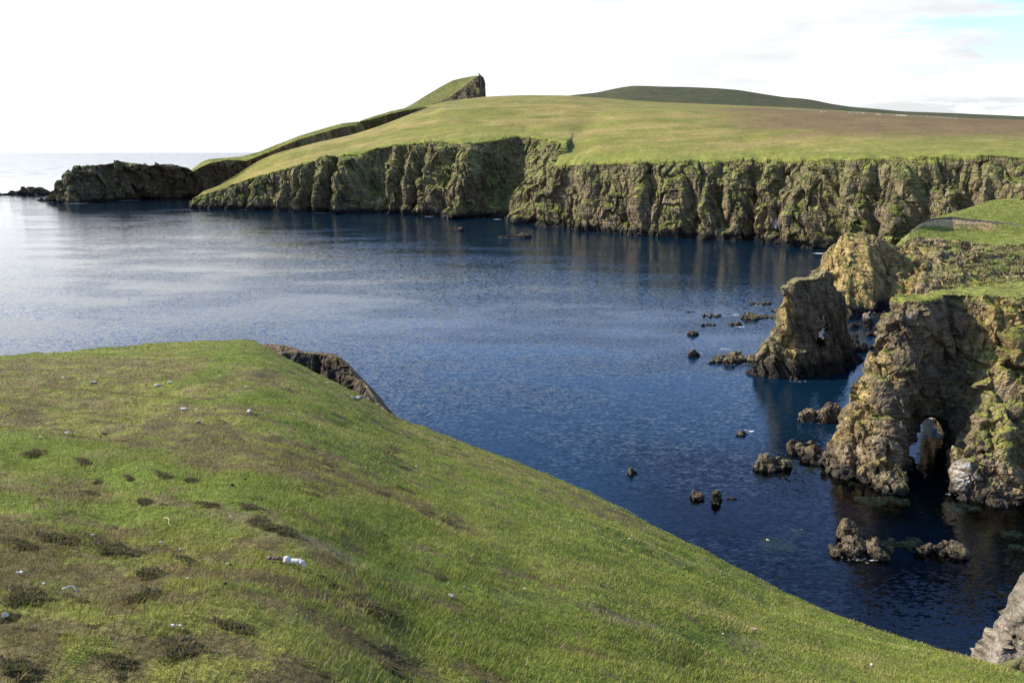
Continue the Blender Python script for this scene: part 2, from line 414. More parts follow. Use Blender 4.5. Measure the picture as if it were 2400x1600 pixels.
def rock_color(P, Nn, seed=0, grass=0.5, ochre=0.0, yel=None, base=C_ROCK, sc=1.0, wet=2.2, wetcol=C_WET):
    """albedo: rock by position noise, turf where the surface lies flat, black wet band by the sea"""
    n1 = fbm(P / (9 * sc), 4, seed + 31); n2 = fbm(P / (2.5 * sc), 3, seed + 37); n3 = fbm(P / (22 * sc), 3, seed + 41)
    n4 = fbm(P * np.array([1, 1, 0.25]) / (1.4 * sc), 3, seed + 47)
    c = lerpc(np.broadcast_to(base, P.shape), np.broadcast_to(C_ROCKD, P.shape), sstep(n1 + 0.5 * n2, 0.05, 0.5))
    c = lerpc(c, np.broadcast_to(C_LICH, P.shape), sstep(n3 + 0.5 * n2, 0.0, 0.55) * 0.75)
    if yel is None: yel = np.full(P.shape[:-1], ochre)
    c = lerpc(c, np.broadcast_to(C_OCHRE, P.shape), np.clip(sstep(n1 + n4 * 0.7 + yel * 1.2, 0.3, 0.9) * sstep(yel, 0, 0.3), 0, 1) * 0.85)
    Qc = P * np.array([1, 1, 0.35]) + 0.35 * P[..., 2:3] * np.array([1, 0, 0]); tv, te = voro(Qc / (3.6 * sc), seed + 6)
    c = c * (1 + 0.42 * n4[..., None]) * (1 + 0.45 * np.clip(tv, -0.8, 0.8))[..., None] * (1 - 0.35 * np.exp(-te * 16))[..., None]
    g = sstep(Nn[..., 2] + 0.35 * n1 + 0.22 * n2 + (grass - 0.5), 0.42, 0.68)
    gc = lerpc(np.broadcast_to(C_LUSH * 0.5 + C_GREEN * 0.5, P.shape), np.broadcast_to(C_YEL, P.shape), sstep(n2 + n3, -0.4, 0.5) * 0.8)
    c = lerpc(c, gc * (1 + 0.4 * n2[..., None]), g * sstep(P[..., 2], 2, 7))
    if wet <= 0: return c
    wz = P[..., 2] + n2 * 1.3 + n1 * 1.5
    c = lerpc(c, np.broadcast_to(wetcol, P.shape) * (1 + 0.4 * n4[..., None]), 1 - sstep(wz, wet * 0.6, wet * 1.5))
    return c

# ------------------------------------------------------------------ lofted coast: rows of keyed control lines
def loft(lines, counts, ncol, smooth=None, key_range=None):
    """lines: list of lists of (key, x, y, z); counts: rows between consecutive lines"""
    k0, k1 = key_range
    # spread columns evenly by arclength of line 1
    kk = np.linspace(k0, k1, 4000)
    a1 = np.array(lines[1]); P1 = np.stack([np.interp(kk, a1[:, 0], a1[:, i]) for i in (1, 2, 3)], 1)
    seg = np.linalg.norm(np.diff(P1, axis=0), axis=1) + 0.3 * np.abs(np.diff(kk)) * 0 + 1e-4
    s = np.concatenate([[0], np.cumsum(seg)]); K = np.interp(np.linspace(0, s[-1], ncol), s, kk)
    cl = []
    for i, l in enumerate(lines):
        a = np.array(l); P = np.stack([np.interp(K, a[:, 0], a[:, j]) for j in (1, 2, 3)], 1)
        w = (smooth[i] if smooth else ncol // 120)
        cl.append(smooth1(P, w))
    rows = []; tt = []
    for i, n in enumerate(counts):
        t = np.linspace(0, 1, n, endpoint=False)
        for q in t:
            rows.append(cl[i] * (1 - q) + cl[i + 1] * q); tt.append(i + q)
    rows.append(cl[-1]); tt.append(len(counts))
    return np.array(rows), np.array(tt), K, np.linspace(0, s[-1], ncol)

def Y(k, u, v, y): return (k, *at_y(u, v, y))
def Z(k, u, v, z=0.0): return (k, *at_z(u, v, z))
def off(line, dx=0, dy=0, z=None, dz=0):
    return [(p[0], p[1] + dx, p[2] + dy, (p[3] + dz) if z is None else z) for p in line]

# ---------- far coast with its big grassy hill
def far_coast():
    bpts = [(451,488),(500,489),(544,490),(646,495),(700,497),(802,498),(904,500),(989,501),(1020,506),(1060,509),(1139,510),(1165,513),
            (1193,519),(1235,523),(1278,529),(1380,541),(1500,551),(1596,557),(1684,563),(1768,562),(1825,571),(1902,580),(1980,588),(2100,598),(2250,610),(2420,622),(2640,636)]
    base = [Z(u, u, v) for u, v in bpts]
    bY = lambda k: np.interp(k, [p[0] for p in base], [p[2] for p in base])
    rim_p = [(451,458,474,14),(470,480,458,14),(500,530,440,18),(560,578,422,25),(640,660,400,28),(700,714,386,30),(768,768,368,30),(843,843,367,30),(880,880,349,38),(921,921,342,42),
             (1006,1006,335,45),(1060,1080,338,42),(1108,1120,338,42),(1150,1176,329,60),(1175,1217,321,90),(1195,1275,328,80),(1215,1326,335,60),(1240,1322,352,45),(1262,1298,382,32),
             (1285,1300,392,26),(1330,1340,388,25),(1380,1380,387,24),(1500,1500,384,25),(1768,1768,381,26),(2000,2000,380,30),(2150,2150,379,34),(2420,2420,374,40),(2640,2640,370,40)]
    rim = [Y(k, u, v, bY(k) + d) for k, u, v, d in rim_p]
    rY = lambda k: np.interp(k, [p[0] for p in rim], [p[2] for p in rim])
    sky_p = [(451,470,466,905),(470,503,440,905),(500,545,416,910),(560,600,380,925),(600,640,361,935),(700,745,333,985),(768,820,318,1030),(843,900,292,1090),(921,960,268,1130),(1006,1040,238,1200),
             (1108,1142,226,1290),(1175,1230,223,1330),(1200,1290,223.4,1330),(1215,1332,224,1330),(1285,1352,225.8,1325),(1330,1374,227.5,1320),(1400,1425,231,1310),(1500,1515,238.3,1290),(1850,1844,252,1230),(2075,2074,266,1200),(2265,2265,277,1180),(2420,2420,287,1170),(2640,2640,300,1150)]
    sky = [Y(*p) for p in sky_p]
    keys = sorted(set([p[0] for p in rim_p] + [p[0] for p in sky_p]))
    mid = []
    for k in keys:
        a = np.array([np.interp(k, [p[0] for p in rim], [p[i] for p in rim]) for i in (1, 2, 3)])
        b = np.array([np.interp(k, [p[0] for p in sky], [p[i] for p in sky]) for i in (1, 2, 3)])
        m = a * 0.5 + b * 0.5; m[2] += 0.035 * (b[1] - a[1]) * 0.5
        if 1060 < k < 1700:
            um = np.interp(k, [1060, 1108, 1175, 1200, 1215, 1240, 1285, 1330, 1400, 1500, 1700], [1085, 1150, 1265, 1335, 1375, 1392, 1402, 1418, 1455, 1530, 1705])
            m[0] = at_y(um, 300, m[1])[0]
        mid.append((k, *m))
    back = off(sky, 0, 60, dz=-2); back2 = off(sky, 60, 260, z=-5)
    under = [(p[0], p[1], p[2] - 6, -6) for p in base]
    NC = 2300
    G, tt, K, S = loft([under, base, rim, mid, sky, back, back2], [5, 150, 50, 50, 4, 6], NC, smooth=[4, 4, 5, 40, 60, 60, 60], key_range=(451, 2640))
    n = grid_normals(G)
    if n[60, NC // 2, 1] > 0: n = -n
    T = tt[:, None] * np.ones((1, NC))
    face = sstep(T, 0.2, 1.05) * (1 - sstep(T, 1.90, 2.06))
    low = sstep(T, 0.0, 1.0)
    # buttresses and gullies running down the face, leaning to the right
    hn = n.copy(); hn[..., 2] *= 0.15; hn /= np.linalg.norm(hn, axis=-1, keepdims=True)
    zz = G[..., 2]
    sh = S[None, :] + zz * 0.42 + 30 * fbm(np.stack([S[None, :] / 110 + 0 * zz, zz / 38, 0 * zz], -1), 3, 71)
    q = np.stack([sh / 46.0, zz / 120.0, 0 * zz + 3.3], -1)
    rid = 1 - 2.2 * np.abs(perlin(q, 5)); rid2 = 1 - 2.2 * np.abs(perlin(q * np.array([2.1, 2.5, 1]), 9)); rid2 = rid2 * sstep(fbm(G / 55, 2, 72), -0.35, 0.3)
    right = sstep(K, 1290, 1420)[None, :]
    taper = 0.25 + 0.75 * np.sin(np.clip((T - 1), 0, 1) * math.pi) ** 0.7
    toe = 1 - sstep(T, 1.0, 1.45)
    A1 = (21.0 * (1 - right) + 14.0 * right) * (0.55 + 0.9 * sstep(fbm(np.stack([S / 130, 0 * S, 0 * S], -1), 2, 73), -0.4, 0.4))[None, :]
    RIB = [(451,0),(500,5),(520,-4),(548,6),(575,-7),(602,6),(625,-8),(655,7),(672,-10),(700,9),(725,-13),(752,10),(776,-15),(808,16),(850,-4),(872,-17),(905,-10),(922,7),(940,-14),(965,15),(990,-12),(1012,14),(1038,-16),(1078,21),(1105,6),(1125,-14),(1165,-20),(1190,-6),(1232,10),
           (1262,3),(1300,9),(1330,-3),(1372,8),(1402,-6),(1440,7),(1475,3),(1508,10),(1522,-11),(1560,10),(1600,9),(1626,-15),(1660,14),(1688,-16),(1724,11),(1745,7),(1776,-17),(1815,13),(1838,-16),(1882,16),(1925,9),(1958,-20),(1995,13),(2030,4),(2052,-15),(2105,13),(2140,5),(2170,-13),(2230,-4),(2270,-16),(2310,12),(2345,-10),(2400,9),(2460,-12),(2540,10),(2640,-5)]
    rk = np.array([p[0] for p in RIB], float); ra = np.array([p[1] for p in RIB], float) * np.where(rk > 1340, 0.52, 0.9)
    Ke = K[None, :] + (zz - 22) * (0.45 + 0.25 * perlin(np.stack([S[None, :] / 160 + 0 * zz, 0 * zz, 0 * zz + 7], -1), 4)) * -0.55 + 17 * fbm(np.stack([S[None, :] / 45 + 0 * zz, zz / 18, 0 * zz], -1), 4, 74)
    rb = np.interp(Ke, rk, ra)
    rb = rb * (0.75 + 0.75 * fbm(np.stack([S[None, :] / 55 + 0 * zz, zz / 26, 0 * zz + 9], -1), 3, 75)) + 3.0 * fbm(np.stack([S[None, :] / 30 + 0 * zz, zz / 9, 0 * zz + 2], -1), 3, 78)
    fz = np.clip(T - 1, 0, 1)
    rprof = np.where(rb > 0, 1.25 - 0.95 * fz, 0.75 + 0.3 * np.sin(fz * math.pi) - 0.25 * fz)
    disp = face * rb * rprof * 1.15
    disp = disp + (0.35 + 0.2 * right) * face * (A1 * rid * (0.35 + 0.65 * np.clip(2 - T, 0, 1)) * taper + 4.5 * rid2 * taper + toe * 3.0 * fbm(G / 16, 2, 55))
    # rim scallops
    disp += sstep(T, 1.6, 2.0) * (1 - sstep(T, 2.0, 2.25)) * (2.2 * rid2 + 1.5)
    G = G + hn * disp[..., None]
    n = grid_normals(G); 
    if n[60, NC // 2, 1] > 0: n = -n
    fr = slice(0, 175)
    d, v1, e1, v2 = rock_disp(G[fr], 1.75, 3, dip=0.3, vz=0.25)
    hn2 = n[fr].copy()
    G[fr] += hn2 * (np.clip(d, -6, 7) * face[fr] * 0.55)[..., None]
    # soft hummocks on the hill
    hill = sstep(T, 2.1, 2.4)
    G[..., 2] += hill * (fbm(G * [1, 1, 0] / 60, 3, 77) * 2.2) * (1 - sstep(T, 3.6, 4))
    zs = smooth1(G[..., 2].T, 0) if False else None
    wz_ = sstep(T[:, 0], 2.0, 2.15)
    for i_ in np.where(wz_ > 0)[0]:
        if T[i_, 0] > 3.97: break
        w2 = wz_[i_] * (1 - sstep(T[i_, 0], 3.7, 3.97)); zsm = smooth1(G[i_], 150); wa = w2 * sstep(T[i_, 0], 2.1, 2.6) * (K > 1000) * (1 - sstep(K, 2300, 2450)) * sstep(K, 1000, 1100); G[i_, :, 2] = G[i_, :, 2] * (1 - w2) + zsm[:, 2] * w2
        for a_ in (0, 1): G[i_, :, a_] = G[i_, :, a_] * (1 - wa) + zsm[:, a_] * wa
    # keep the rim knitted with small turf steps
    G[..., 2] += sstep(T, 1.95, 2.0) * (1 - sstep(T, 2.0, 2.5)) * fbm(G / 7, 2, 79) * 0.8
    nn = grid_normals(G)
    if nn[200, NC // 2, 2] < 0: nn = -nn
    flat = rock_color(G, nn, 3, grass=0.44, sc=2.0, wet=4.2)
    # lush gullies
    lush = sstep(-rb / 12.0, 0.1, 0.9) * face * sstep(zz, 6, 20) * sstep(fbm(G / 14, 3, 83), -0.1, 0.3)
    flat = lerpc(flat, np.broadcast_to(C_LUSH * 1.0, G.shape), np.clip(lush * 0.5, 0, 1))
    ol = sstep(zz + 8 * fbm(G / 12, 3, 85), 26, 44) * face * sstep(fbm(G / 5, 3, 86), -0.35, 0.25)
    flat = lerpc(flat, np.broadcast_to(C_LICH * 0.9 + C_GREEN * 0.3, G.shape), ol * 0.55)
    # guano on a few low ledges
    for (u, v, r) in ((795, 478, 7), (812, 483, 6), (800, 470, 5), (884, 470, 5), (942, 484, 4), (1822, 524, 6), (1836, 520, 6), (1775, 560, 5)):
        k = np.argmin(np.abs(K - u)); c0 = at_y(u, v, bY(u) + 6)
        dd = np.linalg.norm((G[fr] - c0) * [1, 0.35, 1], axis=-1)
        m = (1 - sstep(dd + 4 * fbm(G[fr] / 2, 3, 90), r * 0.25, r * 0.7)) * 0.8
        flat[fr] = lerpc(flat[fr], np.broadcast_to(C_WHITE, G[fr].shape), m)
    # turf on the hill: pale green, ochre and a brown heather tract to the right
    hq = G * [1, 1, 0]
    h1 = fbm(hq / [130, 45, 1], 4, 91); h2 = fbm(hq / [25, 12, 1], 4, 93); h3 = fbm(hq / [260, 160, 1], 3, 95)
    turf = lerpc(np.broadcast_to(np.array([0.190, 0.185, 0.036]), G.shape), np.broadcast_to(np.array([0.285, 0.225, 0.070]), G.shape), sstep(h1 + 0.5 * h2, -0.35, 0.45))
    turf = lerpc(turf, np.broadcast_to(np.array([0.16, 0.175, 0.03]), G.shape), sstep(h3, 0.0, 0.5) * 0.5)
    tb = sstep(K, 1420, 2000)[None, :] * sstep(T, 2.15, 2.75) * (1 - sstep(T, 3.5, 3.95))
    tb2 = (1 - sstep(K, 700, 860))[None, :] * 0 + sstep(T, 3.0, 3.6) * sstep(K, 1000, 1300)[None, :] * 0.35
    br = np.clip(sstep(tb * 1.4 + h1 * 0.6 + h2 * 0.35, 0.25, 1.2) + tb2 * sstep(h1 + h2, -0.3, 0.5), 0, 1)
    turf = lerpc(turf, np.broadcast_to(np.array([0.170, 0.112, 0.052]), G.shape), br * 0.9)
    turf = lerpc(turf, np.broadcast_to(np.array([0.175, 0.20, 0.03]), G.shape), (1 - sstep(T, 2.02, 2.3)) * 0.7)
    turf = turf * 0.88 * (1 + 0.26 * h2[..., None])
    tm = sstep(T + 0.05 * fbm(G / 6, 3, 97), 1.985, 2.03)
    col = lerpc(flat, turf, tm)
    # dark broken earth just under the turf edge
    er = sstep(T, 1.93, 1.985) * (1 - sstep(T, 1.99, 2.03)) * sstep(fbm(G / 9, 3, 99), 0.0, 0.35)
    col = lerpc(col, np.broadcast_to(C_HEATHD, G.shape), er * 0.7)
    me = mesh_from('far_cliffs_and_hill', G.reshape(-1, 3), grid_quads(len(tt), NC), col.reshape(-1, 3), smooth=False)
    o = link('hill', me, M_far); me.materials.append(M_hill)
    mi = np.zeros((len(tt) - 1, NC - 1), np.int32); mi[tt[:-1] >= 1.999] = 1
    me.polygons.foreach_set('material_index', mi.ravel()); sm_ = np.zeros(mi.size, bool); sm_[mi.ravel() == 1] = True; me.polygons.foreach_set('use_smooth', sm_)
    return tag(o, kind='structure')
far_coast()

def strip(name, lines, counts, ncol, kr, seed, face_rows, amp=0.5, sc=1.5, big=5.0, L=26, grass=0.55, mat=None, turf_from=None,
          base=C_ROCK, wet=3.0, yel=None, smooth=None, turfcol=None, kind='structure', extra=None, lean=0.35, under=True, vz=0.42):
    G, tt, K, S = loft(lines, counts, ncol, smooth=smooth, key_range=kr)
    T = tt[:, None] * np.ones((1, ncol))
    n = grid_normals(G)
    a, b = face_rows
    mr = int(np.argmin(np.abs(tt - (a + b) / 2)))
    if n[mr, ncol // 2, 1] > 0: n = -n
    hn = n.copy(); hn[..., 2] *= 0.2; hn /= np.linalg.norm(hn, axis=-1, keepdims=True)
    face = sstep(T, a - 0.6, a + 0.05) * (1 - sstep(T, b - 0.12, b + 0.03))
    zz = G[..., 2]
    sh = S[None, :] + zz * lean + L * 0.4 * fbm(np.stack([S[None, :] / (L * 3) + 0 * zz, zz / 40, 0 * zz], -1), 2, seed + 71)
    q = np.stack([sh / L, zz / (L * 5), 0 * zz + 3.3], -1)
    rid = 1 - 2.2 * np.abs(perlin(q, seed + 5)); rid2 = 1 - 2.2 * np.abs(perlin(q * np.array([2.7, 2.5, 1]), seed + 9))
    tp = np.clip(1.15 - (T - a) / (b - a), 0.2, 1)
    G = G + hn * (face * tp * (big * rid + big * 0.45 * rid2))[..., None]
    if extra: G = extra(G, T, K, S, hn)
    n = grid_normals(G)
    if n[mr, ncol // 2, 1] > 0: n = -n
    d, v1, e1, v2 = rock_disp(G, sc, seed, vz=vz)
    G = G + n * (np.clip(d, -6 * sc, 6 * sc) * np.clip(face + 0.02, 0, 1) * amp)[..., None]
    nn = grid_normals(G)
    if np.mean(nn[..., 2]) < 0: nn = -nn
    yl = yel(G, T, K) if yel else None
    col = rock_color(G, nn, seed, grass=grass, sc=sc * 1.2, wet=wet, yel=yl, base=base)
    if turf_from is not None:
        h1 = fbm(G / (14 * sc), 3, seed + 61); h2 = fbm(G / (4 * sc), 3, seed + 63)
        ta, tb = turfcol if turfcol else (C_GREEN, C_YEL)
        turf = lerpc(np.broadcast_to(ta, G.shape), np.broadcast_to(tb, G.shape), sstep(h1 + 0.5 * h2, -0.3, 0.5)) * (1 + 0.2 * h2[..., None])
        col = lerpc(col, turf, sstep(T + 0.08 * h2, turf_from - 0.03, turf_from + 0.04))
    me = mesh_from(name, G.reshape(-1, 3), grid_quads(len(tt), ncol), col.reshape(-1, 3), smooth=False)
    o = link(name, me, mat or M_far)
    if kind: tag(o, kind=kind)
    return o, G, T, K

# ---------- second ridge behind the far coast, left side
def ridges():
    # promontory just behind the left end, rising to the right
    top = [(435,446,402,1075),(452,456,392,1078),(470,472,380,1080),(490,490,373,1082),(530,530,370,1090),(564,564,367,1100),(600,606,356,1110),(640,645,340,1130),(680,680,327,1145),(700,702,318,1160),(750,752,303,1190),(802,802,289,1220),(835,840,285,1240),(850,853,296,1245),(858,858,318,1250)]
    base = [Z(435,432,462),Z(470,470,464),Z(500,500,464),Z(560,560,462),Z(700,700,458),Z(858,858,455)]
    rim = [Y(435,440,408,1060),Y(452,452,402,1060),Y(470,470,392,1060),Y(490,492,382,1062),Y(534,534,375,1072),Y(578,578,377,1075),Y(640,640,353,1110),Y(680,680,335,1128),Y(700,702,327,1140),Y(750,752,312,1172),Y(802,802,298,1200),Y(835,838,294,1225),Y(850,852,304,1230),Y(858,857,325,1240)]
    topl = [Y(*p) for p in top]
    strip('headland_ridge', [off(base, 0, -4, z=-5), base, rim, topl, off(topl, 10, 60, z=-5)], [4, 90, 20, 8], 900, (435, 858), 11, (1, 2), big=9, L=30, sc=2.2, amp=0.5,
          turf_from=2.0, grass=0.5, wet=5, smooth=[8, 8, 6, 6, 8], turfcol=(np.array([0.17, 0.18, 0.04]), C_YEL)).__getitem__(0).name = 'hill_headland'
    # low cliff ridge leading to the wedge hill
    top = [(842,842,284,1330),(860,862,277,1340),(885,885,270,1350),(918,918,260,1370),(952,952,253.5,1390),(996,996,248,1420),(1060,1060,236,1460)]
    rim = [Y(842,842,286,1320),Y(885,885,276,1338),Y(918,918,266,1355),Y(952,952,259,1375),Y(996,996,252,1400),Y(1060,1060,239,1440)]
    base = [Z(842,842,440),Z(1060,1060,435)]
    topl = [Y(*p) for p in top]
    strip('hill_ridge', [off(base, 0, -4, z=-5), base, rim, topl, off(topl, 10, 60, z=-5)], [3, 120, 10, 6], 500, (842, 1060), 19, (1, 2), big=6, L=30, sc=2.2, amp=0.45,
          turf_from=2.0, grass=0.3, wet=5, smooth=[6, 6, 4, 4, 6], base=C_ROCKD * 1.3, turfcol=(np.array([0.13, 0.14, 0.03]), C_YEL))
    # wedge-shaped hill with a grass slope and a sheer grey end
    bot = [Y(940,940,262,1585),Y(1000,1000,262,1585),Y(1050,1052,262,1585),Y(1088,1090,262,1585),Y(1108,1112,262,1585),Y(1128,1136,262,1590),Y(1138,1140,262,1600)]
    edge = [Y(940,945,258,1600),Y(1000,1008,246,1610),Y(1050,1054,229,1615),Y(1070,1072,214,1625),Y(1088,1088,202,1630),Y(1108,1108,186,1640),Y(1122,1120,179.5,1645),Y(1138,1131,180,1650)]
    top = [Y(940,940,258,1660),Y(960,960,247.5,1665),Y(1000,1000,223,1675),Y(1030,1030,205,1685),Y(1060,1060,189,1690),Y(1080,1080,184,1695),Y(1098,1098,180.4,1700),Y(1115,1115,177.6,1705),Y(1128,1127,177,1705),Y(1138,1132,180.5,1700)]
    endc = off(top, 0, 40, dz=-4)
    o, G, T, K = strip('hill_wedge', [bot, edge, top, off(endc, 0, 60, dz=-190)], [70, 50, 8], 420, (940, 1138), 23, (0.0, 1.0), big=3, L=30, sc=1.6, amp=0.2, turf_from=1.0,
          grass=0.1, wet=-50, smooth=[3, 3, 3, 3], base=C_ROCKD * 1.35, turfcol=(np.array([0.125, 0.135, 0.035]), np.array([0.15, 0.15, 0.045])), lean=0.1)
    # its right end: the sheer side closing the wedge
    e = [np.array(p) for p in ((1132,180.5,1700),(1135,187,1700),(1137.5,196,1700),(1138,210,1700),(1139,232,1700),(1139,262,1700))]
    front = [at_y(*p) for p in e]; fl = [(i, *p) for i, p in enumerate(front)]
    fr2 = [(i, p[0] - 7, p[1] - 95, p[2]) for i, p in enumerate(front)]
    fb = [(i, p[0] - 25, p[1] + 120, p[2]) for i, p in enumerate(front)]
    strip('hill_wedge_end', [fr2, fl, fb], [40, 20], 120, (0, 5), 29, (0.0, 2.2), big=0, L=30, sc=1.2, amp=0.12, grass=-0.2, wet=-50, base=C_ROCKD * 1.35, smooth=[1, 1, 1])
    # long brown hill behind on the right, cloud shadow put into its dark turf colours
    top = [(1320,1320,226,2500),(1350,1350,222,2500),(1397,1397,217.5,2520),(1440,1440,208,2540),(1475,1475,202,2560),(1500,1500,201.2,2560),(1560,1560,203.5,2560),(1607,1607,204,2560),(1680,1680,207,2550),(1730,1730,211,2540),
           (1780,1780,219,2530),(1837,1837,228,2520),(1880,1880,231,2500),(1909,1909,235,2500),(1950,1950,244,2480),(1997,1997,251,2460),(2060,2060,256,2450),(2112,2112,261,2440),(2250,2250,266,2420),(2430,2430,274,2400)]
    topl = [Y(*p) for p in top]
    bot = [Y(1320,1320,262,1900),Y(1600,1600,275,1900),Y(2000,2000,290,1900),Y(2430,2430,305,1900)]
    strip('hill_moor_shadowed', [off(bot, dz=-20), bot, topl, off(topl, 0, 200, dz=-60)], [3, 70, 6], 700, (1320, 2430), 31, (9, 10), big=0, sc=4, amp=0.0, turf_from=0.0, grass=0.5, wet=-50, mat=M_hill,
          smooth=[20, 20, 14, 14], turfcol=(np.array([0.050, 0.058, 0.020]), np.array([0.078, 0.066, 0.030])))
ridges()

# ---------- left skerry headland (low rugged rock) and islet
def blob(name, label, cat, center, ells, h, sc=0.8, seed=1, amp=0.5, group=None, mat=None, colf=None, zmin=-1.5, grass=-0.3, wet=0.9, base=C_ROCK, wetcol=C_WET, k=1.0, pw=1.0):
    """irregular rock from merged ellipsoids given in local metres (cx,cy,cz,rx,ry,rz)"""
    E = np.array(ells, float)
    lo = (E[:, :3] - E[:, 3:6]).min(0) - 2.5 * sc - h * 2; hi = (E[:, :3] + E[:, 3:6]).max(0) + 2.5 * sc + h * 2
    lo[2] = max(lo[2], zmin)
    ax = [np.arange(lo[i], hi[i], h) for i in range(3)]
    X, Yv, Zv = np.meshgrid(*ax, indexing='ij')
    Fv = np.full(X.shape, -99.0)
    for e in E:
        cx, cy, cz, rx, ry, rz = e[:6]; ro = e[6] if len(e) > 6 else 0
        dx, dy = X - cx, Yv - cy; c, s = math.cos(ro), math.sin(ro)
        qx, qy, qz = (dx * c + dy * s) / rx, (-dx * s + dy * c) / ry, (Zv - cz) / rz
        rr = np.sqrt(qx ** 2 + qy ** 2 + qz ** 2)
        pr = np.random.default_rng(int(abs(cx) * 977 + seed * 13 + abs(cz) * 31 + rx * 101)); pn = pr.normal(size=(15, 3)); pn[:4, 2] = np.abs(pn[:4, 2]); pn /= np.linalg.norm(pn, axis=1)[:, None]; pc = pr.uniform(0.62, 0.98, 15)
        dd = rr * 0.82
        for a_, c_ in zip(pn, pc): dd = np.maximum(dd, (a_[0] * qx + a_[1] * qy + a_[2] * qz) / c_)
        f = (1 - dd) * min(rx, ry, rz)
        kk = 0.10 * k * min(rx, ry, rz)
        hh = np.clip(0.5 + 0.5 * (f - Fv) / kk, 0, 1)
        Fv = Fv * (1 - hh) + f * hh + kk * hh * (1 - hh)
    Fv[:, :, 0] = -1
    P0 = np.stack([X, Yv, Zv], -1) + np.array(center)
    Fv = Fv + fbm(P0 * [1, 1, .6] / (4 * sc), 2, seed) * 0.7 * sc
    Fv[0] = -1; Fv[-1] = -1; Fv[:, 0] = -1; Fv[:, -1] = -1; Fv[:, :, 0] = -1; Fv[:, :, -1] = -1
    V, Q = surface_nets(Fv, lo, h)
    W = V + np.array(center)
    n = vert_normals(V, Q)
    d, *_ = rock_disp(W, sc * 0.55, seed)
    V = V + n * (d * amp)[:, None]
    n = vert_normals(V, Q); W = V + np.array(center)
    col = colf(W, n) if colf else rock_color(W, n, seed, grass=grass, sc=sc, wet=wet, base=base, wetcol=wetcol)
    me = mesh_from(name, V, Q, col, smooth=False)
    o = link(name, me, mat or M_rock); o.location = center
    tag(o, label, cat, group)
    return o

def skerries():
    # rugged low headland at the left: footprint from its waterline
    top = [(102,104,468,985),(112,116,462,985),(125,135,446,990),(140,142,436,995),(155,156,414,1000),(166,168,397,1005),(172,172,389.5,1010),(200,200,390,1015),(238,240,386,1020),(262,262,382.5,1022),(279,279,379,1025),(300,300,383,1025),(330,330,385,1025),(357,352,388,1030),
           (380,380,386,1040),(401,401,386,1045),(425,425,391,1055),(440,440,394,1060),(452,452,401,1065),(475,470,408,1075)]
    base = [Z(102,102,470),Z(125,125,472),Z(170,170,476),Z(238,238,471),(300,*at_z(300,468)),Z(340,340,466),Z(400,400,464),Z(435,435,462),Z(475,475,463)]
    topl = [Y(*p) for p in top]
    mid = []
    for p in topl:
        b = np.array([np.interp(p[0], [q[0] for q in base], [q[i] for q in base]) for i in (1, 2, 3)])
        t = np.array(p[1:]); m = b * 0.38 + t * 0.62; m[2] += (t[2] - b[2]) * 0.14
        mid.append((p[0], *m))
    mats = strip('left_rock_headland', [off(base, 0, -4, z=-4), base, mid, topl, off(topl, 0, 18, dz=-6), off(topl, 0, 45, z=-4)], [4, 70, 34, 8, 10], 800, (102, 475), 41, (1, 3.0), big=7.5, L=34, sc=2.1, amp=0.72,
          grass=0.38, wet=3.0, smooth=[3, 3, 3, 2, 4, 4], base=C_ROCK * 0.95, lean=0.6)
    mats[0].name = 'rock_headland'
    del mats[0]['kind']
    tag(mats[0], 'long rugged dark rock headland with thin olive turf, low at the left of the bay', 'rocky headland')
    c = at_z(60, 457)
    s = 0.56
    blob('islet', 'small low dark islet alone in the bright sea at the far left edge', 'islet', (c[0], c[1], 0), [(-18, 0, 0, 28, 9, 4.2), (10, 0, 0, 21, 10, 12), (22, 2, 0, 14, 8, 5.5), (-5, 0, 0, 18, 8, 7)], 1.0, sc=2.0, seed=5, amp=0.7, wet=3.5, base=C_ROCKD, mat=M_far)
skerries()

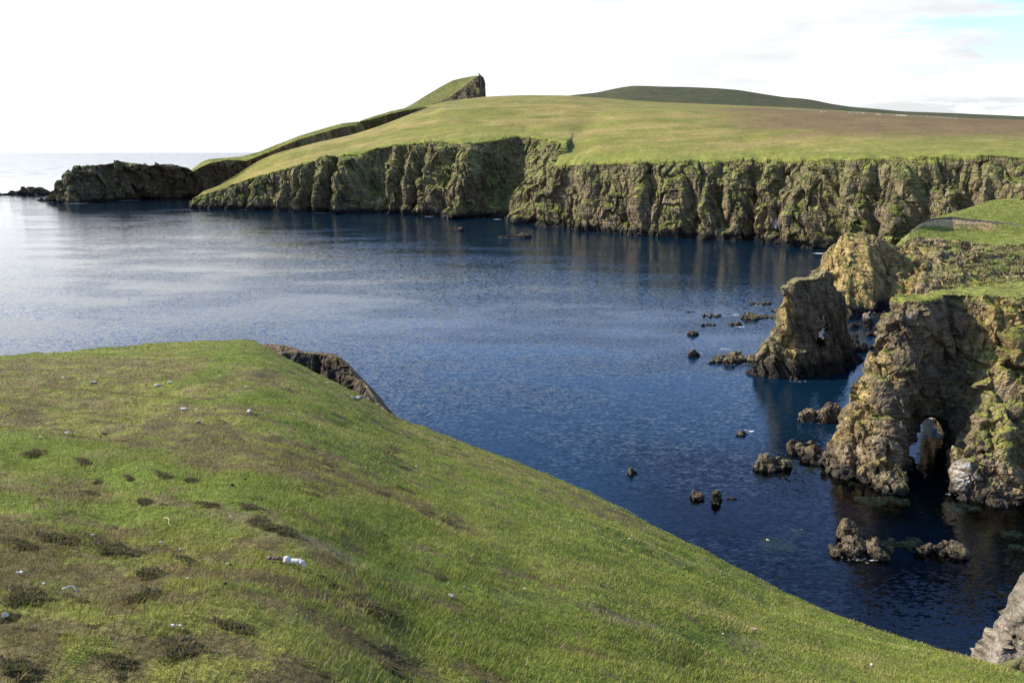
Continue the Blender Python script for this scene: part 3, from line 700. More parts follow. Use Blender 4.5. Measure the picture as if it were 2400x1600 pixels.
# ---------- right-hand middle headland with ochre cliffs and turf benches
def mid_headland():
    base = [Z(1905,1905,664),Z(1918,1915,676),(1940,*at_z(1938,700)),Z(1965,1962,725),Z(1990,1987,746),Z(2015,2012,744),Z(2031,2031,737),Z(2048,2050,722),Z(2062,2066,702),Z(2075,2076,722),Z(2090,2092,740),Z(2150,2150,752),Z(2250,2250,760),Z(2440,2440,765)]
    face = [Y(1905,1908,655,372),Y(1918,1919,640,366),Y(1940,1942,592,352),Y(1965,1962,568,340),Y(1990,1988,556,332),Y(2015,2018,563,330),Y(2031,2040,566,330),Y(2048,2062,574,330),Y(2062,2084,600,328),Y(2075,2100,622,326),Y(2090,2112,628,325),Y(2120,2160,610,335),Y(2180,2215,606,338),Y(2250,2290,603,342),Y(2440,2440,596,345)]
    # first bench lip, then scar foot, scar top (turf edge), skyline
    b1 = [Y(1905,1912,652,376),Y(1918,1925,634,371),Y(1940,1950,584,358),Y(1965,1970,557,348),Y(1990,1996,548,340),Y(2015,2022,549,338),Y(2031,2044,559,340),Y(2048,2068,567,342),Y(2062,2096,578,348),Y(2075,2112,574,354),Y(2090,2126,562,360),Y(2120,2150,553,366),Y(2180,2205,560,368),Y(2250,2290,573,366),Y(2440,2440,577,362)]
    b2 = [Y(1905,1915,650,380),Y(1918,1930,630,375),Y(1940,1955,580,362),Y(1965,1972,556,352),Y(1990,1998,547.5,343),Y(2015,2024,549,341),Y(2031,2046,560,344),Y(2048,2070,567,346),Y(2062,2099,577,352),Y(2075,2116,566,360),Y(2090,2132,548,368),Y(2120,2158,534,376),Y(2180,2215,540,384),Y(2250,2285,544,386),Y(2440,2440,552,384)]
    b3 = [Y(1905,1916,650,383),Y(1918,1932,630,378),Y(1940,1957,580,365),Y(1965,1974,556,355),Y(1990,2000,547.5,346),Y(2015,2026,549,344),Y(2031,2048,560,347),Y(2048,2072,567,349),Y(2062,2101,576,355),Y(2075,2120,560,364),Y(2090,2140,536,373),Y(2120,2175,513,384),Y(2180,2232,508,394),Y(2250,2300,516,396),Y(2440,2450,531,394)]
    sk = [Y(1905,1917,652,386),Y(1918,1933,632,381),Y(1940,1958,582,368),Y(1965,1975,558,358),Y(1990,2001,549,349),Y(2015,2027,551,347),Y(2031,2049,562,350),Y(2048,2073,569,352),Y(2062,2102,577,358),Y(2075,2124,559,368),Y(2090,2150,532,378),Y(2120,2190,509,392),Y(2180,2262,490,425),Y(2250,2318,470,450),Y(2440,2440,455,470)]
    bk = off(sk, 0, 12, dz=-6); bk2 = off(sk, 8, 40, z=-4)
    def yel(G, T, K):
        m = (1 - sstep(np.abs(K - 2035), 60, 140))[None, :] * (1 - sstep(T, 2.5, 3.2)) * 0.95
        m2 = sstep(K, 2075, 2090)[None, :] * (1 - sstep(K, 2330, 2400))[None, :] * sstep(T, 4.05, 4.2) * (1 - sstep(T, 4.92, 5.0)) * 2.4
        return np.maximum(np.maximum(m, m2), 0.30)
    o, G, T, K = strip('right_mid_headland', [off(base, 0, -4, z=-4), base, face, b1, b2, b3, sk, bk, bk2], [4, 150, 60, 16, 26, 26, 5, 6], 1100, (1905, 2440), 51, (1, 3.0), big=2.4, L=13, sc=0.9, amp=0.5,
          grass=0.16, wet=3.4, base=C_ROCK * 1.25, smooth=[5, 5, 6, 8, 16, 16, 16, 16, 16], yel=yel, mat=M_mid, lean=0.25, vz=0.2)
    # paint turf on benches: between b1..b2 lip and beyond the scar
    me = o.data; nv = len(me.vertices); c = np.empty(nv * 4, np.float32); me.color_attributes['Col'].data.foreach_get('color', c); c = c.reshape(nv, 4)
    P = G.reshape(-1, 3); Tf = T.ravel(); Kf = np.broadcast_to(K[None, :], T.shape).ravel()
    nz = fbm(P / 6, 3, 77); nf = fbm(P / 1.5, 3, 78)
    turf = lerpc(np.broadcast_to(C_GREEN * 1.1, P.shape), np.broadcast_to(C_YEL, P.shape), sstep(nz, -0.3, 0.4)) * (1 + 0.2 * nf[:, None])
    m = np.maximum(sstep(Tf + 0.1 * nz, 4.98, 5.02), sstep(Tf + 0.25 * nz, 2.9, 3.1) * (1 - sstep(Tf + 0.1 * nf, 4.15, 4.3)) * sstep(Kf, 2070, 2100))
    m = np.maximum(m, sstep(Tf, 4.0, 4.3) * sstep(Kf + 20 * nz, 2290, 2320))
    c[:, :3] = c[:, :3] * (1 - m[:, None]) + turf * m[:, None]
    sc_ = sstep(Tf + 0.12 * nf, 4.12 + 0.62 * np.clip((Kf - 2095) / 190, 0, 1), 4.22 + 0.62 * np.clip((Kf - 2095) / 190, 0, 1)) * (1 - sstep(Tf, 4.8, 4.84)) * sstep(Kf + 25 * nz - 30 * (Tf - 4.2), 2078, 2092) * (1 - sstep(Kf + 30 * nz, 2230, 2300))
    c[:, :3] = c[:, :3] * (1 - sc_[:, None]) + (np.array([0.44, 0.33, 0.17]) * (1 + 0.35 * nf[:, None])) * sc_[:, None]
    er = sstep(Tf, 4.80, 4.86) * (1 - sstep(Tf, 4.97, 5.0)) * sstep(Kf, 2085, 2110) * (1 - sstep(Kf, 2330, 2400))
    c[:, :3] = c[:, :3] * (1 - er[:, None]) + (C_PINK * 0.35) * er[:, None]
    me.color_attributes['Col'].data.foreach_set('color', c.ravel())
    o.name = 'terrain_middle_headland'
    # turf benches to the right, in front of the middle headland
    ul = lambda a, vs, ys: [Y(q, u, v, y) for q, (u, v, y) in enumerate(zip(a, vs, ys))]
    la = ul((2190,2225,2260,2300,2350,2450), (700,694,684,676,674,672), (192,193,195,198,199,200))
    l1 = ul((2215,2240,2268,2305,2350,2450), (672,664,658,654,652,650), (218,220,222,224,226,228))
    l2 = ul((2222,2246,2272,2310,2350,2450), (656,646,640,636,634,632), (221,224,226,228,230,232))
    l3 = ul((2245,2262,2280,2315,2355,2450), (636,628,622,618,614,612), (255,258,262,264,266,268))
    l4 = ul((2250,2266,2284,2320,2360,2450), (618,608,602,598,595,592), (260,264,268,271,274,276))
    l5 = ul((2262,2276,2292,2325,2360,2450), (606,598,592,587,583,580), (292,296,300,303,305,307))
    l6 = ul((2264,2278,2296,2328,2360,2450), (596,588,582,576,572,568), (298,302,306,309,312,314))
    o2, *_ = strip('benches', [off(la, -6, -12, dz=-14), la, l1, l2, l3, l4, l5, l6, off(l6, 0, 4, dz=-12)], [30, 50, 16, 50, 18, 50, 16, 5], 460, (0, 5), 57, (0.2, 6.9), big=0.5, L=12, sc=0.62, amp=0.42, grass=0.30, wet=-20, base=C_ROCK * 1.3, yel=lambda G, T, K: np.full(T.shape, 0.35),
          smooth=[8] * 9, mat=M_mid)
    o2.name = 'terrain_bench'
    # dark boulder beach between headland and stack is built below as rocks
mid_headland()

# ---------- implicit rock masses from stacked plan outlines
def stacked(layers, x0, x1, y0, y1, z1, h, carve=None, seed=1, sc=0.8, amp=0.5, lowamp=1.2, top=None, add=None):
    xs = np.arange(x0, x1, h); ys = np.arange(y0, y1, h); zs = np.arange(-3, z1, h)
    X2, Y2 = np.meshgrid(xs, ys, indexing='ij')
    sds = [poly_sd(p, X2, Y2) for z, p in layers]; lz = [z for z, p in layers]
    X, Yv, Zv = np.meshgrid(xs, ys, zs, indexing='ij')
    Fv = np.empty(X.shape, np.float32)
    for k, z in enumerate(zs):
        j = np.searchsorted(lz, z) - 1; j = min(max(j, 0), len(lz) - 2)
        t = np.clip((z - lz[j]) / (lz[j + 1] - lz[j]), 0, 1)
        Fv[:, :, k] = sds[j] * (1 - t) + sds[j + 1] * t
    tz = top(X2, Y2)[:, :, None] if top else lz[-1]
    Fv = np.minimum(Fv, (tz - Zv) * 0.9)
    P = np.stack([X, Yv, Zv], -1)
    if add is not None: Fv = np.maximum(Fv, add(X, Yv, Zv))
    Fv = Fv + fbm(P[::2, ::2, ::2] / (5 * sc * 2), 2, seed).repeat(2, 0).repeat(2, 1).repeat(2, 2)[:X.shape[0], :X.shape[1], :X.shape[2]] * 0
    low = fbm(P / (7 * sc), 2, seed) * lowamp
    Fv = Fv + low * np.clip((tz - Zv) / 3, 0.25, 1)
    if carve is not None: Fv = np.minimum(Fv, carve(X, Yv, Zv))
    Fv[0] = -1; Fv[-1] = -1; Fv[:, 0] = -1; Fv[:, -1] = -1; Fv[:, :, 0] = -1; Fv[:, :, -1] = -1
    V, Q = surface_nets(Fv, (x0, y0, -3), h)
    n = vert_normals(V, Q)
    flat = 1 - 0.95 * sstep(n[:, 2], 0.6, 0.88) * (sstep(V[:, 2], 8, 14) if top else 1)
    d, *_ = rock_disp(V, sc, seed, dip=0.5, vz=0.32)
    V = V + n * (np.clip(d, -6.5 * sc, 6.5 * sc) * amp * flat)[:, None]
    return V, Q, vert_normals(V, Q)

def X_at(u, v, y): return at_y(u, v, y)[0]

def sea_stack():
    Yc = 213.0
    def lay(z, pts):
        # pts: (u, dy) at approx height z
        r = []
        for u, dy in pts:
            d = pix(u, 800); v = 800
            y = Yc + dy
            # pixel row for this height
            t = math.atan2(60 - z, y) - PITCH; v = 800 + math.tan(t) * F
            r.append((X_at(u, v, y), y))
        return (z, r)
    L0 = lay(0, [(1752, 2), (1775, -1), (1815, -3.5), (1862, -5), (1912, -4.5), (1945, -1), (1975, 4), (2005, 8), (2030, 14), (2005, 24), (1950, 16), (1880, 9), (1810, 7), (1775, 5)])
    L1 = lay(4, [(1786, 1.5), (1815, -1.5), (1862, -3.0), (1908, -3), (1940, 0), (1970, 4), (1992, 8), (2010, 14), (1985, 20), (1930, 13), (1870, 8), (1810, 6)])
    L2 = lay(9, [(1808, 1.5), (1830, -1), (1870, -1.2), (1915, -0.5), (1945, 2), (1975, 5.5), (1993, 9), (1985, 14), (1930, 12), (1870, 8), (1820, 6)])
    L3 = lay(17, [(1826, 1.5), (1845, -0.5), (1880, 0), (1915, 1), (1950, 3), (1982, 6), (1988, 9), (1975, 11), (1930, 9.5), (1870, 7.5), (1835, 6)])
    L4 = lay(25, [(1850, 2), (1862, 0.5), (1890, 1.0), (1920, 2), (1950, 3.8), (1972, 5.5), (1978, 7.5), (1960, 9), (1920, 8), (1870, 6.5), (1852, 5)])
    L5 = lay(28.5, [(1858, 2.6), (1870, 1.8), (1890, 2.0), (1920, 3), (1950, 4.6), (1966, 6), (1968, 7), (1955, 8), (1920, 7), (1870, 5.5), (1858, 4.5)])
    def top(X, Y2):
        xs = [X_at(u, 660, Yc) for u in (1845, 1858, 1878, 1905, 1925, 1940, 1950, 1962, 1975, 1990)]
        zt = [24.2, 25.3, 26.2, 26.3, 26.4, 27.9, 28.4, 27.6, 25.0, 22.0]
        return np.interp(X, xs, zt) + 0.35 * fbm(np.stack([X / 1.2, Y2 / 1.2, 0 * X], -1), 2, 5)
    # window: narrow slot through the fin
    wz = 60 - (Yc + 4) * math.tan(math.atan((772 - 800) / F) + PITCH)
    wx = X_at(1927, 772, Yc + 4)
    def carve(X, Yv, Zv):
        cx = wx + (Yv - (Yc + 4)) * 0.40 + (Zv - wz) * -0.10 - (0.9 if False else 0)
        hw = 1.05 * (1.0 - np.clip((Zv - wz) / 5.5, -0.5, 1) * 0.75)
        f = np.minimum(hw - np.abs(X - cx), 4.3 - np.abs(Zv - wz))
        # hollow under the front of the slot
        cx2 = X_at(1945, 830, Yc - 1)
        f2 = 1 - np.sqrt(((X - cx2 + (Zv - 8) * 0.32) / 2.2) ** 2 + ((Yv - (Yc - 1.5)) / 3.0) ** 2 + ((Zv - 9) / 6.5) ** 2)
        return -np.maximum(f, f2 * 2)
    V, Q, n = stacked([L0, L1, L2, L3, L4, L5], X_at(1740, 850, Yc) - 2, X_at(2045, 850, Yc) + 6, 202, 242, 30.5, 0.30, carve=carve, seed=61, sc=0.62, amp=0.62, lowamp=0.7, top=top)
    xl = X_at(1845, 760, Yc)
    yel = np.clip(1.3 - np.abs(V[:, 0] - xl) / 1.9, 0, 1) * sstep(V[:, 2], 5, 9) * (1 - sstep(V[:, 2], 17, 22)) * 1.3 + 0.12
    col = rock_color(V, n, 61, grass=-0.1, sc=0.7, wet=4.2, yel=yel, base=C_ROCK * 0.95)
    nb = fbm(V / 2.0, 3, 64)
    col = lerpc(col, np.broadcast_to(C_LICH * 1.1, col.shape), sstep(n[:, 2] + 0.5 * nb, 0.3, 0.9) * sstep(V[:, 2], 18, 24) * 0.8)
    me = mesh_from('sea_stack', V, Q, col, smooth=False)
    o = link('sea_stack', me, M_mid)
    tag(o, 'tall dark sea stack with a slit window through it, standing off the right shore', 'sea stack')
sea_stack()

def rock_arch():
    L0 = (0, [(61.5, 144), (63, 139.5), (66.5, 137.3), (70, 136.5), (73, 138.5), (76, 144), (79.5, 147), (80.5, 141), (79, 136), (79.5, 132.5), (83, 130.3), (88.5, 129.6), (91.5, 131.5), (93.5, 138), (95.5, 140), (97.5, 134), (101, 128), (112, 124), (140, 118), (140, 205), (118, 208), (106, 196), (99, 184), (93, 172), (86, 165), (78, 160), (70, 155), (64, 150)])
    L1 = (5, [(64.5, 146), (65.5, 141), (68, 139), (71.5, 139.5), (74.5, 143), (77, 147), (80.5, 149), (82.5, 143), (81.5, 137.5), (82, 134), (85, 132), (89, 132), (92, 134.5), (94, 140), (96, 141), (98, 136), (102, 131), (112, 127), (140, 121), (140, 203), (118, 205), (106, 193), (99, 181), (93, 170), (86, 164), (78, 159.5), (71, 156), (66, 151)])
    L2 = (14, [(67.2, 149), (68.0, 145), (70.5, 143), (73.5, 143.5), (76, 146), (79, 149), (82.5, 151.5), (86, 149), (87, 144.5), (87.5, 140.5), (91, 138.2), (95, 138.8), (98, 139), (104, 135.5), (114, 131), (140, 125), (140, 200), (118, 200), (106, 188), (99, 177), (93, 168), (86, 163), (79, 159.5), (73, 157), (68.5, 152.5)])
    L3 = (24, [(72.0, 151.5), (72.8, 149), (75, 147.6), (77.5, 148.0), (80, 150.3), (83, 152), (86, 152.5), (89.5, 151), (91.5, 147.5), (93, 145.5), (97, 144.5), (104, 142), (115, 137), (140, 131), (140, 196), (120, 193), (106, 182), (98, 172), (92, 166), (86, 162), (80, 159.5), (76, 157.5), (73.5, 154)])
    L4 = (31, [(74.8, 153), (75.6, 150.5), (78, 149.5), (81, 151), (84, 152.6), (86.5, 153.3), (89.8, 152), (92.5, 149.2), (95, 148), (98, 147.5), (105, 146), (116, 142), (140, 137), (140, 190), (120, 185), (106, 176), (97, 169), (91, 164.5), (86, 161.5), (80, 158.5), (76, 156)])
    L5 = (34, [(76.8, 154), (77.6, 151.8), (80, 150.8), (82, 152), (84.5, 153.3), (87, 154), (90, 153), (93, 150.8), (96, 149.5), (99, 149), (106, 148), (118, 145), (140, 140), (140, 186), (120, 181), (106, 173), (97, 167), (91, 163), (86, 160.5), (81, 158.5), (78, 157)])
    def top(X, Y2):
        t = np.interp(X, [74, 77, 80, 84, 88, 95, 110], [31.2, 32.2, 32.2, 33.0, 33.2, 33.0, 33.0])
        return t + (Y2 - 152) * (-0.085) + 0.18 * fbm(np.stack([X / 3, Y2 / 3, 0 * X], -1), 2, 5)
    a = np.array([76.2, 134.0, 0.0]); b = np.array([99.0, 186.0, 1.0])
    def carve(X, Yv, Zv):
        dx, dy = b[0] - a[0], b[1] - a[1]; Ln = math.hypot(dx, dy)
        t = ((X - a[0]) * dx + (Yv - a[1]) * dy) / Ln
        s = ((X - a[0]) * dy - (Yv - a[1]) * dx) / Ln       # across the passage
        wdt = np.interp(t, [0, 14, 30, 60], [4.4, 4.8, 4.6, 4.4]); hgt = np.interp(t, [0, 12, 22, 60], [9.5, 9.0, 8.5, 8.5])
        f = 1 - np.sqrt((s / wdt) ** 2 + (np.maximum(Zv, 0) / hgt) ** 2)
        f = np.where((t > -6) & (t < Ln + 2), f, -1)
        # dark cave on the right
        f2 = 1 - np.sqrt(((X - 95.3) / 2.6) ** 2 + ((Yv - 136) / 8) ** 2 + ((Zv - 1) / 9) ** 2)
        # shaded amphitheatre between the fin and the right buttress
        f3 = 1 - np.sqrt(((X - 82.6 - (Zv - 15) * 0.16) / 5.6) ** 2 + ((Yv - 145.5 - (Zv - 15) * 0.08) / 6.6) ** 2 + ((Zv - 14) / 17.0) ** 2)
        return -np.maximum(np.maximum(f * 2.5, f2 * 3), f3 * 4)
    def add(X, Yv, Zv):
        f = np.full(X.shape, -9.0)
        for (cx, cy, cz, rx, ry, rz) in SPUR:
            f = np.maximum(f, (1 - np.sqrt(((X - cx) / rx) ** 2 + ((Yv - cy) / ry) ** 2 + ((Zv - cz) / rz) ** 2)) * min(rx, ry, rz))
        return f
    s1 = at_z(1880, 1058); s2 = at_z(1925, 1078); s3 = at_z(1965, 1090); s4 = at_z(2020, 1105)
    SPUR = [(s1[0], s1[1], 0, 3.6, 2.6, 1.6), (s2[0], s2[1], 0, 4.2, 3.4, 2.0), (s3[0], s3[1] + 1, 0, 4.5, 4.5, 3.0), (s4[0], s4[1] + 2, 0, 5, 5, 4)]
    V, Q, n = stacked([L0, L1, L2, L3, L4, L5], 46, 139, 116, 206, 36.5, 0.36, carve=carve, seed=67, sc=0.62, amp=0.80, lowamp=1.1, top=top, add=add)
    yl = np.full(len(V), 0.2)
    p = at_y(2012, 962, 142); d = np.linalg.norm((V - p) * [1, 0.5, 0.7], axis=1); yl = np.maximum(yl, 2.2 * (1 - sstep(d, 1.0, 3.2)))
    rt = sstep(V[:, 0], 84, 90); yl = np.maximum(yl, 0.38 * rt)
    yl = np.maximum(yl, 0.35 * (1 - sstep(V[:, 0], 70, 76)))
    col = rock_color(V, n, 67, grass=0.14, sc=0.8, wet=1.7, yel=yl, base=C_ROCK * 1.05, wetcol=np.array([0.048, 0.041, 0.031]))
    orange = (1 - sstep(d + 0.8 * fbm(V / 1.0, 3, 70), 0.8, 1.9)); col = lerpc(col, np.broadcast_to(C_ORANGE, col.shape), orange * 0.9)
    # turf over the plateau
    nb = fbm(V / 5, 3, 71)
    turf = lerpc(np.broadcast_to(C_GREEN, V.shape), np.broadcast_to(C_YEL * 0.9, V.shape), sstep(nb, -0.3, 0.4))
    m = np.maximum(sstep(V[:, 2], 30.9, 31.6), sstep(V[:, 1], 155, 160) * sstep(V[:, 2], 25, 27)) * sstep(n[:, 2] + 0.1 * nb, 0.5, 0.75); col = lerpc(col, turf, m)
    # mossy ledges on the right buttress
    m = sstep(V[:, 0], 83, 88) * sstep(n[:, 2] + 0.45 * fbm(V / 2.2, 3, 73), 0.38, 0.62) * sstep(V[:, 2], 6, 10); col = lerpc(col, np.broadcast_to(C_YEL * 0.7 + C_GREEN * 0.3, col.shape), m * 0.8)
    # guano at the foot
    g = at_y(2262, 1112, 131.5); d = np.linalg.norm((V - g) * [1, 0.5, 0.85], axis=1)
    m = (1 - sstep(d + 1.6 * fbm(V / 0.9, 3, 75), 1.2, 3.0)) * sstep(fbm(V / 0.4, 3, 76), -0.1, 0.2); col = lerpc(col, np.broadcast_to(C_WHITE * 0.85, col.shape), m * 0.75)
    for (u, v, y) in ((2160, 728, 151), (2135, 742, 150), (2225, 1025, 140), (2250, 1000, 141), (2215, 1045, 139)):
        g = at_y(u, v, y); d = np.linalg.norm(V - g, axis=1); m = (1 - sstep(d + 0.9 * fbm(V / 0.6, 2, 77), 0.5, 1.3)); col = lerpc(col, np.broadcast_to(C_WHITE, col.shape), m * 0.8)
    me = mesh_from('rock_arch', V, Q, col, smooth=False)
    o = link('rock_arch', me, M_mid)
    tag(o, 'tall turf-topped craggy cliff with a sea passage through its foot, right edge', 'rock arch')
rock_arch()

# ---------- pale rock in the lower right corner
def corner_crag():
    c0 = at_y(2270, 1540, 52)
    def xx(u, v, y): return at_y(u, v, y)
    pts = {}
    L = []
    prof = [(-3, 2110), (12, 2180), (20, 2232), (23.2, 2272), (25, 2306), (27, 2350), (29, 2400), (32, 2470), (36, 2560), (42, 2620)]
    for z, u in prof:
        y = 52.0; u = u + 48; t = math.atan2(60 - z - 0.6, y) - PITCH; v = 800 + math.tan(t) * F
        x = at_y(u, v, y)[0]
        L.append((z, [(x, y), (x + 2.5, y - 2), (x + 9, y - 4), (x + 26, y - 5), (x + 30, y + 20), (x + 14, y + 14), (x + 4, y + 6)]))
    V, Q, n = stacked(L, 18, 78, 36, 76, 41, 0.25, seed=81, sc=0.34, amp=0.55, lowamp=0.5)
    col = rock_color(V, n, 81, grass=-0.6, sc=0.35, wet=2.0, yel=np.full(len(V), 0.1), base=C_PINK * 0.8)
    nb = fbm(V / 0.7, 3, 83); col = lerpc(col, np.broadcast_to(np.array([0.30, 0.30, 0.22]), col.shape), sstep(nb, 0.0, 0.5) * 0.6)
    col = lerpc(col, np.broadcast_to(np.array([0.24, 0.215, 0.165]), col.shape), 0.40 + 0 * nb)
    me = mesh_from('crag', V, Q, col); o = link('crag', me, M_mid)
    tag(o, 'pale pinkish grey crag covered in lichen, bottom right corner beyond the turf edge', 'crag')
corner_crag()

# ------------------------------------------------------------------ foreground headland slope
SIL = [(-900,900,30),(-400,872,36),(0,838,42),(150,828,46),(300,815,52),(450,803,58),(560,799,62),(600,802,60),(628,815,57),(670,838,54),(720,864,50),(780,894,46),(830,918,43),(890,958,41),(935,986,40),(1000,1006,39),(1060,1030,37.5),
       (1150,1066,35),(1290,1120,32),(1400,1168,30),(1520,1232,27),(1650,1300,24),(1800,1382,21),(1950,1449,18),(2100,1504,16),(2230,1537,14.5),(2400,1582,13),(2800,1690,11),(3400,1850,9)]
_az = []; _tt = []; _rr = []
for u, v, r in SIL:
    d = pix(u, v); h = math.hypot(d[0], d[1]); _az.append(math.atan2(d[0], d[1])); _tt.append(-d[2] / h); _rr.append(r)
_az = np.array(_az); _tt = np.array(_tt); _rr = np.array(_rr, float)
EH = 1.7
_fa = np.linspace(_az[0], _az[-1], 2400)
_kw = 30
_fr = smooth1(np.interp(_fa, _az, _rr)[:, None], _kw)[:, 0]
_st = np.interp(_fa, [math.atan2(*pix(u, 850)[:2]) for u in (598, 628, 670, 720, 780, 830, 3000)], [0, 0, 0, 0, 0, 0, 0])
_ft = smooth1(np.interp(_fa, _az, _tt)[:, None], 10)[:, 0]
_fT = smooth1(smooth1((_ft - 2 * EH / _fr)[:, None], 170), 60)[:, 0]
_dip = np.interp(_fa, [math.atan2(*pix(u, 850)[:2]) for u in (604, 622, 670, 720, 780, 830, 3000)], [0, 1.25, 1.05, 0.75, 0.35, 0, 0])
_dip2 = (_ft - _fT - 2 * EH / _fr) * _fr
def ground_T(az):
    return np.interp(az, _fa, _fT), np.interp(az, _fa, _fr)
def terr(x, y):
    # terracettes: little steps following the contours, fading with distance
    s = (x * 0.42 + y * 0.91)
    w = 2.2 * fbm(np.stack([x / 9, y / 9, 0 * x], -1), 3, 211)
    st = (s + w) / 1.9
    fr = st - np.floor(st)
    step = (sstep(fr, 0.0, 0.55) - fr) * (0.24 + 0.16 * sstep(x, -1, 4)) * (0.35 + 0.65 * sstep(fbm(np.stack([x / 6, y / 6, 0 * x], -1), 2, 213), -0.3, 0.3))
    n = 0.17 * fbm(np.stack([x / 2.6, y / 2.6, 0 * x], -1), 3, 215) + 0.05 * fbm(np.stack([x / 0.6, y / 0.6, 0 * x], -1), 3, 217)
    return step * 0.9 + n
def ground_z(x, y, detail=True):
    az = np.arctan2(x, y); r = np.hypot(x, y)
    az = np.clip(az, _az[0], _az[-1])
    T, Rs = ground_T(az); c = EH / Rs ** 2
    z = 60 - EH - T * r - c * r * r
    z = z - np.interp(az, _fa, _dip2) * np.clip(r / Rs, 0, 1.4) ** 2.4 - np.interp(az, _fa, _dip) * sstep(r, Rs * 0.84, Rs * 0.99)
    e = np.maximum(0, r - Rs * 1.06 - 0.5); z = z - 0.22 * e ** 2 * (1 + 0.5 * e * 0)
    if detail:
        k = sstep(r, 1.5, 4)
        rim = np.clip((Rs * 1.05 - r) / (0.25 * Rs), 0.25, 1)
        z = z + terr(x, y) * k * rim
        z = z + 0.30 * fbm(np.stack([x / 1.6, y / 1.6, 0 * x], -1), 4, 219) * sstep(r / Rs, 0.8, 1.0) * np.clip(r / 30, 0.2, 1) 
    return np.maximum(z, -4)

def ground_hit(u, v):
    d = pix(u, v); h = math.hypot(d[0], d[1]); dn = d / h
    r = np.linspace(2.0, 75, 6000)
    x = dn[0] * r; y = dn[1] * r; zr = 60 + dn[2] * r; zg = ground_z(x, y)
    i = np.argmax(zr < zg)
    if not (zr < zg).any(): i = np.argmin(zr - zg)
    return np.array([x[i], y[i], zg[i]])

# where heather grows: control points picked from what the slope shows
HC = [(0,900,.75),(250,860,.8),(450,870,.75),(560,830,.35),(150,960,.7),(400,960,.6),(600,930,.55),(750,950,.5),(300,1020,.75),(500,1060,.75),(700,1090,.75),(850,1040,.5),(900,1120,.75),(760,900,.5),
      (50,1060,.2),(250,1090,.2),(450,1150,.3),(620,1180,.25),(100,1140,.75),(250,1190,.7),(60,1230,.85),(350,1220,.75),(520,1250,.65),(150,1300,.75),(400,1290,.55),(650,1270,.6),(800,1220,.4),(950,1230,.35),(1000,1150,.4),
      (850,1000,.25),(950,1010,.4),(900,1060,.2),(1100,1070,.6),(1250,1130,.55),(1100,1150,.15),(1000,1080,.3),(1300,1200,.12),(1500,1290,.08),(1700,1380,.05),(1300,1350,.15),(1500,1450,.12),(1800,1480,.05),(2100,1560,.05),
      (1000,1350,.28),(800,1380,.4),(600,1400,.45),(300,1400,.55),(80,1400,.7),(200,1500,.6),(450,1500,.5),(700,1480,.35),(900,1470,.35),(1200,1480,.25),(100,1580,.6),(500,1580,.55),(900,1570,.35),(1400,1570,.2),(700,1330,.4),(1150,1400,.3)]
_hc = np.array([[*ground_hit(u, v)[:2], b] for u, v, b in HC])
_hl = np.stack([np.arctan2(_hc[:, 0], _hc[:, 1]) * 9, np.log(np.hypot(_hc[:, 0], _hc[:, 1])) * 5.5], 1)
TRACKS = [np.array([ground_hit(u, v)[:2] for u, v in tr]) for tr in (
    ((420, 905), (520, 850), (560, 815), (600, 850), (690, 890), (800, 960), (880, 1010), (1010, 1060)),
    ((690, 985), (760, 1025), (860, 1085), (980, 1150), (1120, 1210), (1300, 1290)),
    ((0, 1040), (180, 1050), (330, 1095), (520, 1150), (640, 1165), (800, 1200), (1000, 1240)),
    ((320, 935), (470, 940), (600, 925), (720, 960)), ((0, 1170), (200, 1195), (420, 1215), (560, 1235)))]
def heath(x, y, fine=True):
    q = np.stack([np.arctan2(x, y) * 9, np.log(np.maximum(np.hypot(x, y), 1)) * 5.5], -1)
    num = np.zeros(x.shape); den = np.full(x.shape, 1e-6)
    for (a, b), (_, _, hv) in zip(_hl, _hc):
        w = np.exp(-((q[..., 0] - a) ** 2 + (q[..., 1] - b) ** 2) * 2.6); num += w * hv; den += w
    base = num / den
    s = x * 0.91 - y * 0.42; t = x * 0.42 + y * 0.91
    P = np.stack([s / 3.4, t / 1.1, 0 * x], -1); P2 = np.stack([s / 0.7, t / 0.38, 0 * x], -1)
    n = fbm(P, 3, 231) * 0.32 + fbm(P2, 3, 233) * 0.75 + fbm(np.stack([s / 0.30, t / 0.20, 0 * x], -1), 2, 235) * 0.8
    for TRK in TRACKS:
        dm = np.full(x.shape, 99.0)
        for i in range(len(TRK) - 1):
            a, b = TRK[i], TRK[i + 1]; e = b - a; tt_ = np.clip(((x - a[0]) * e[0] + (y - a[1]) * e[1]) / (e @ e), 0, 1)
            dm = np.minimum(dm, np.hypot(x - a[0] - e[0] * tt_, y - a[1] - e[1] * tt_))
        base = base - 0.55 * np.exp(-(dm / (0.16 + 0.012 * np.hypot(x, y))) ** 2)
    return sstep(base - 0.50 + n * 0.95, -0.05, 0.24), base

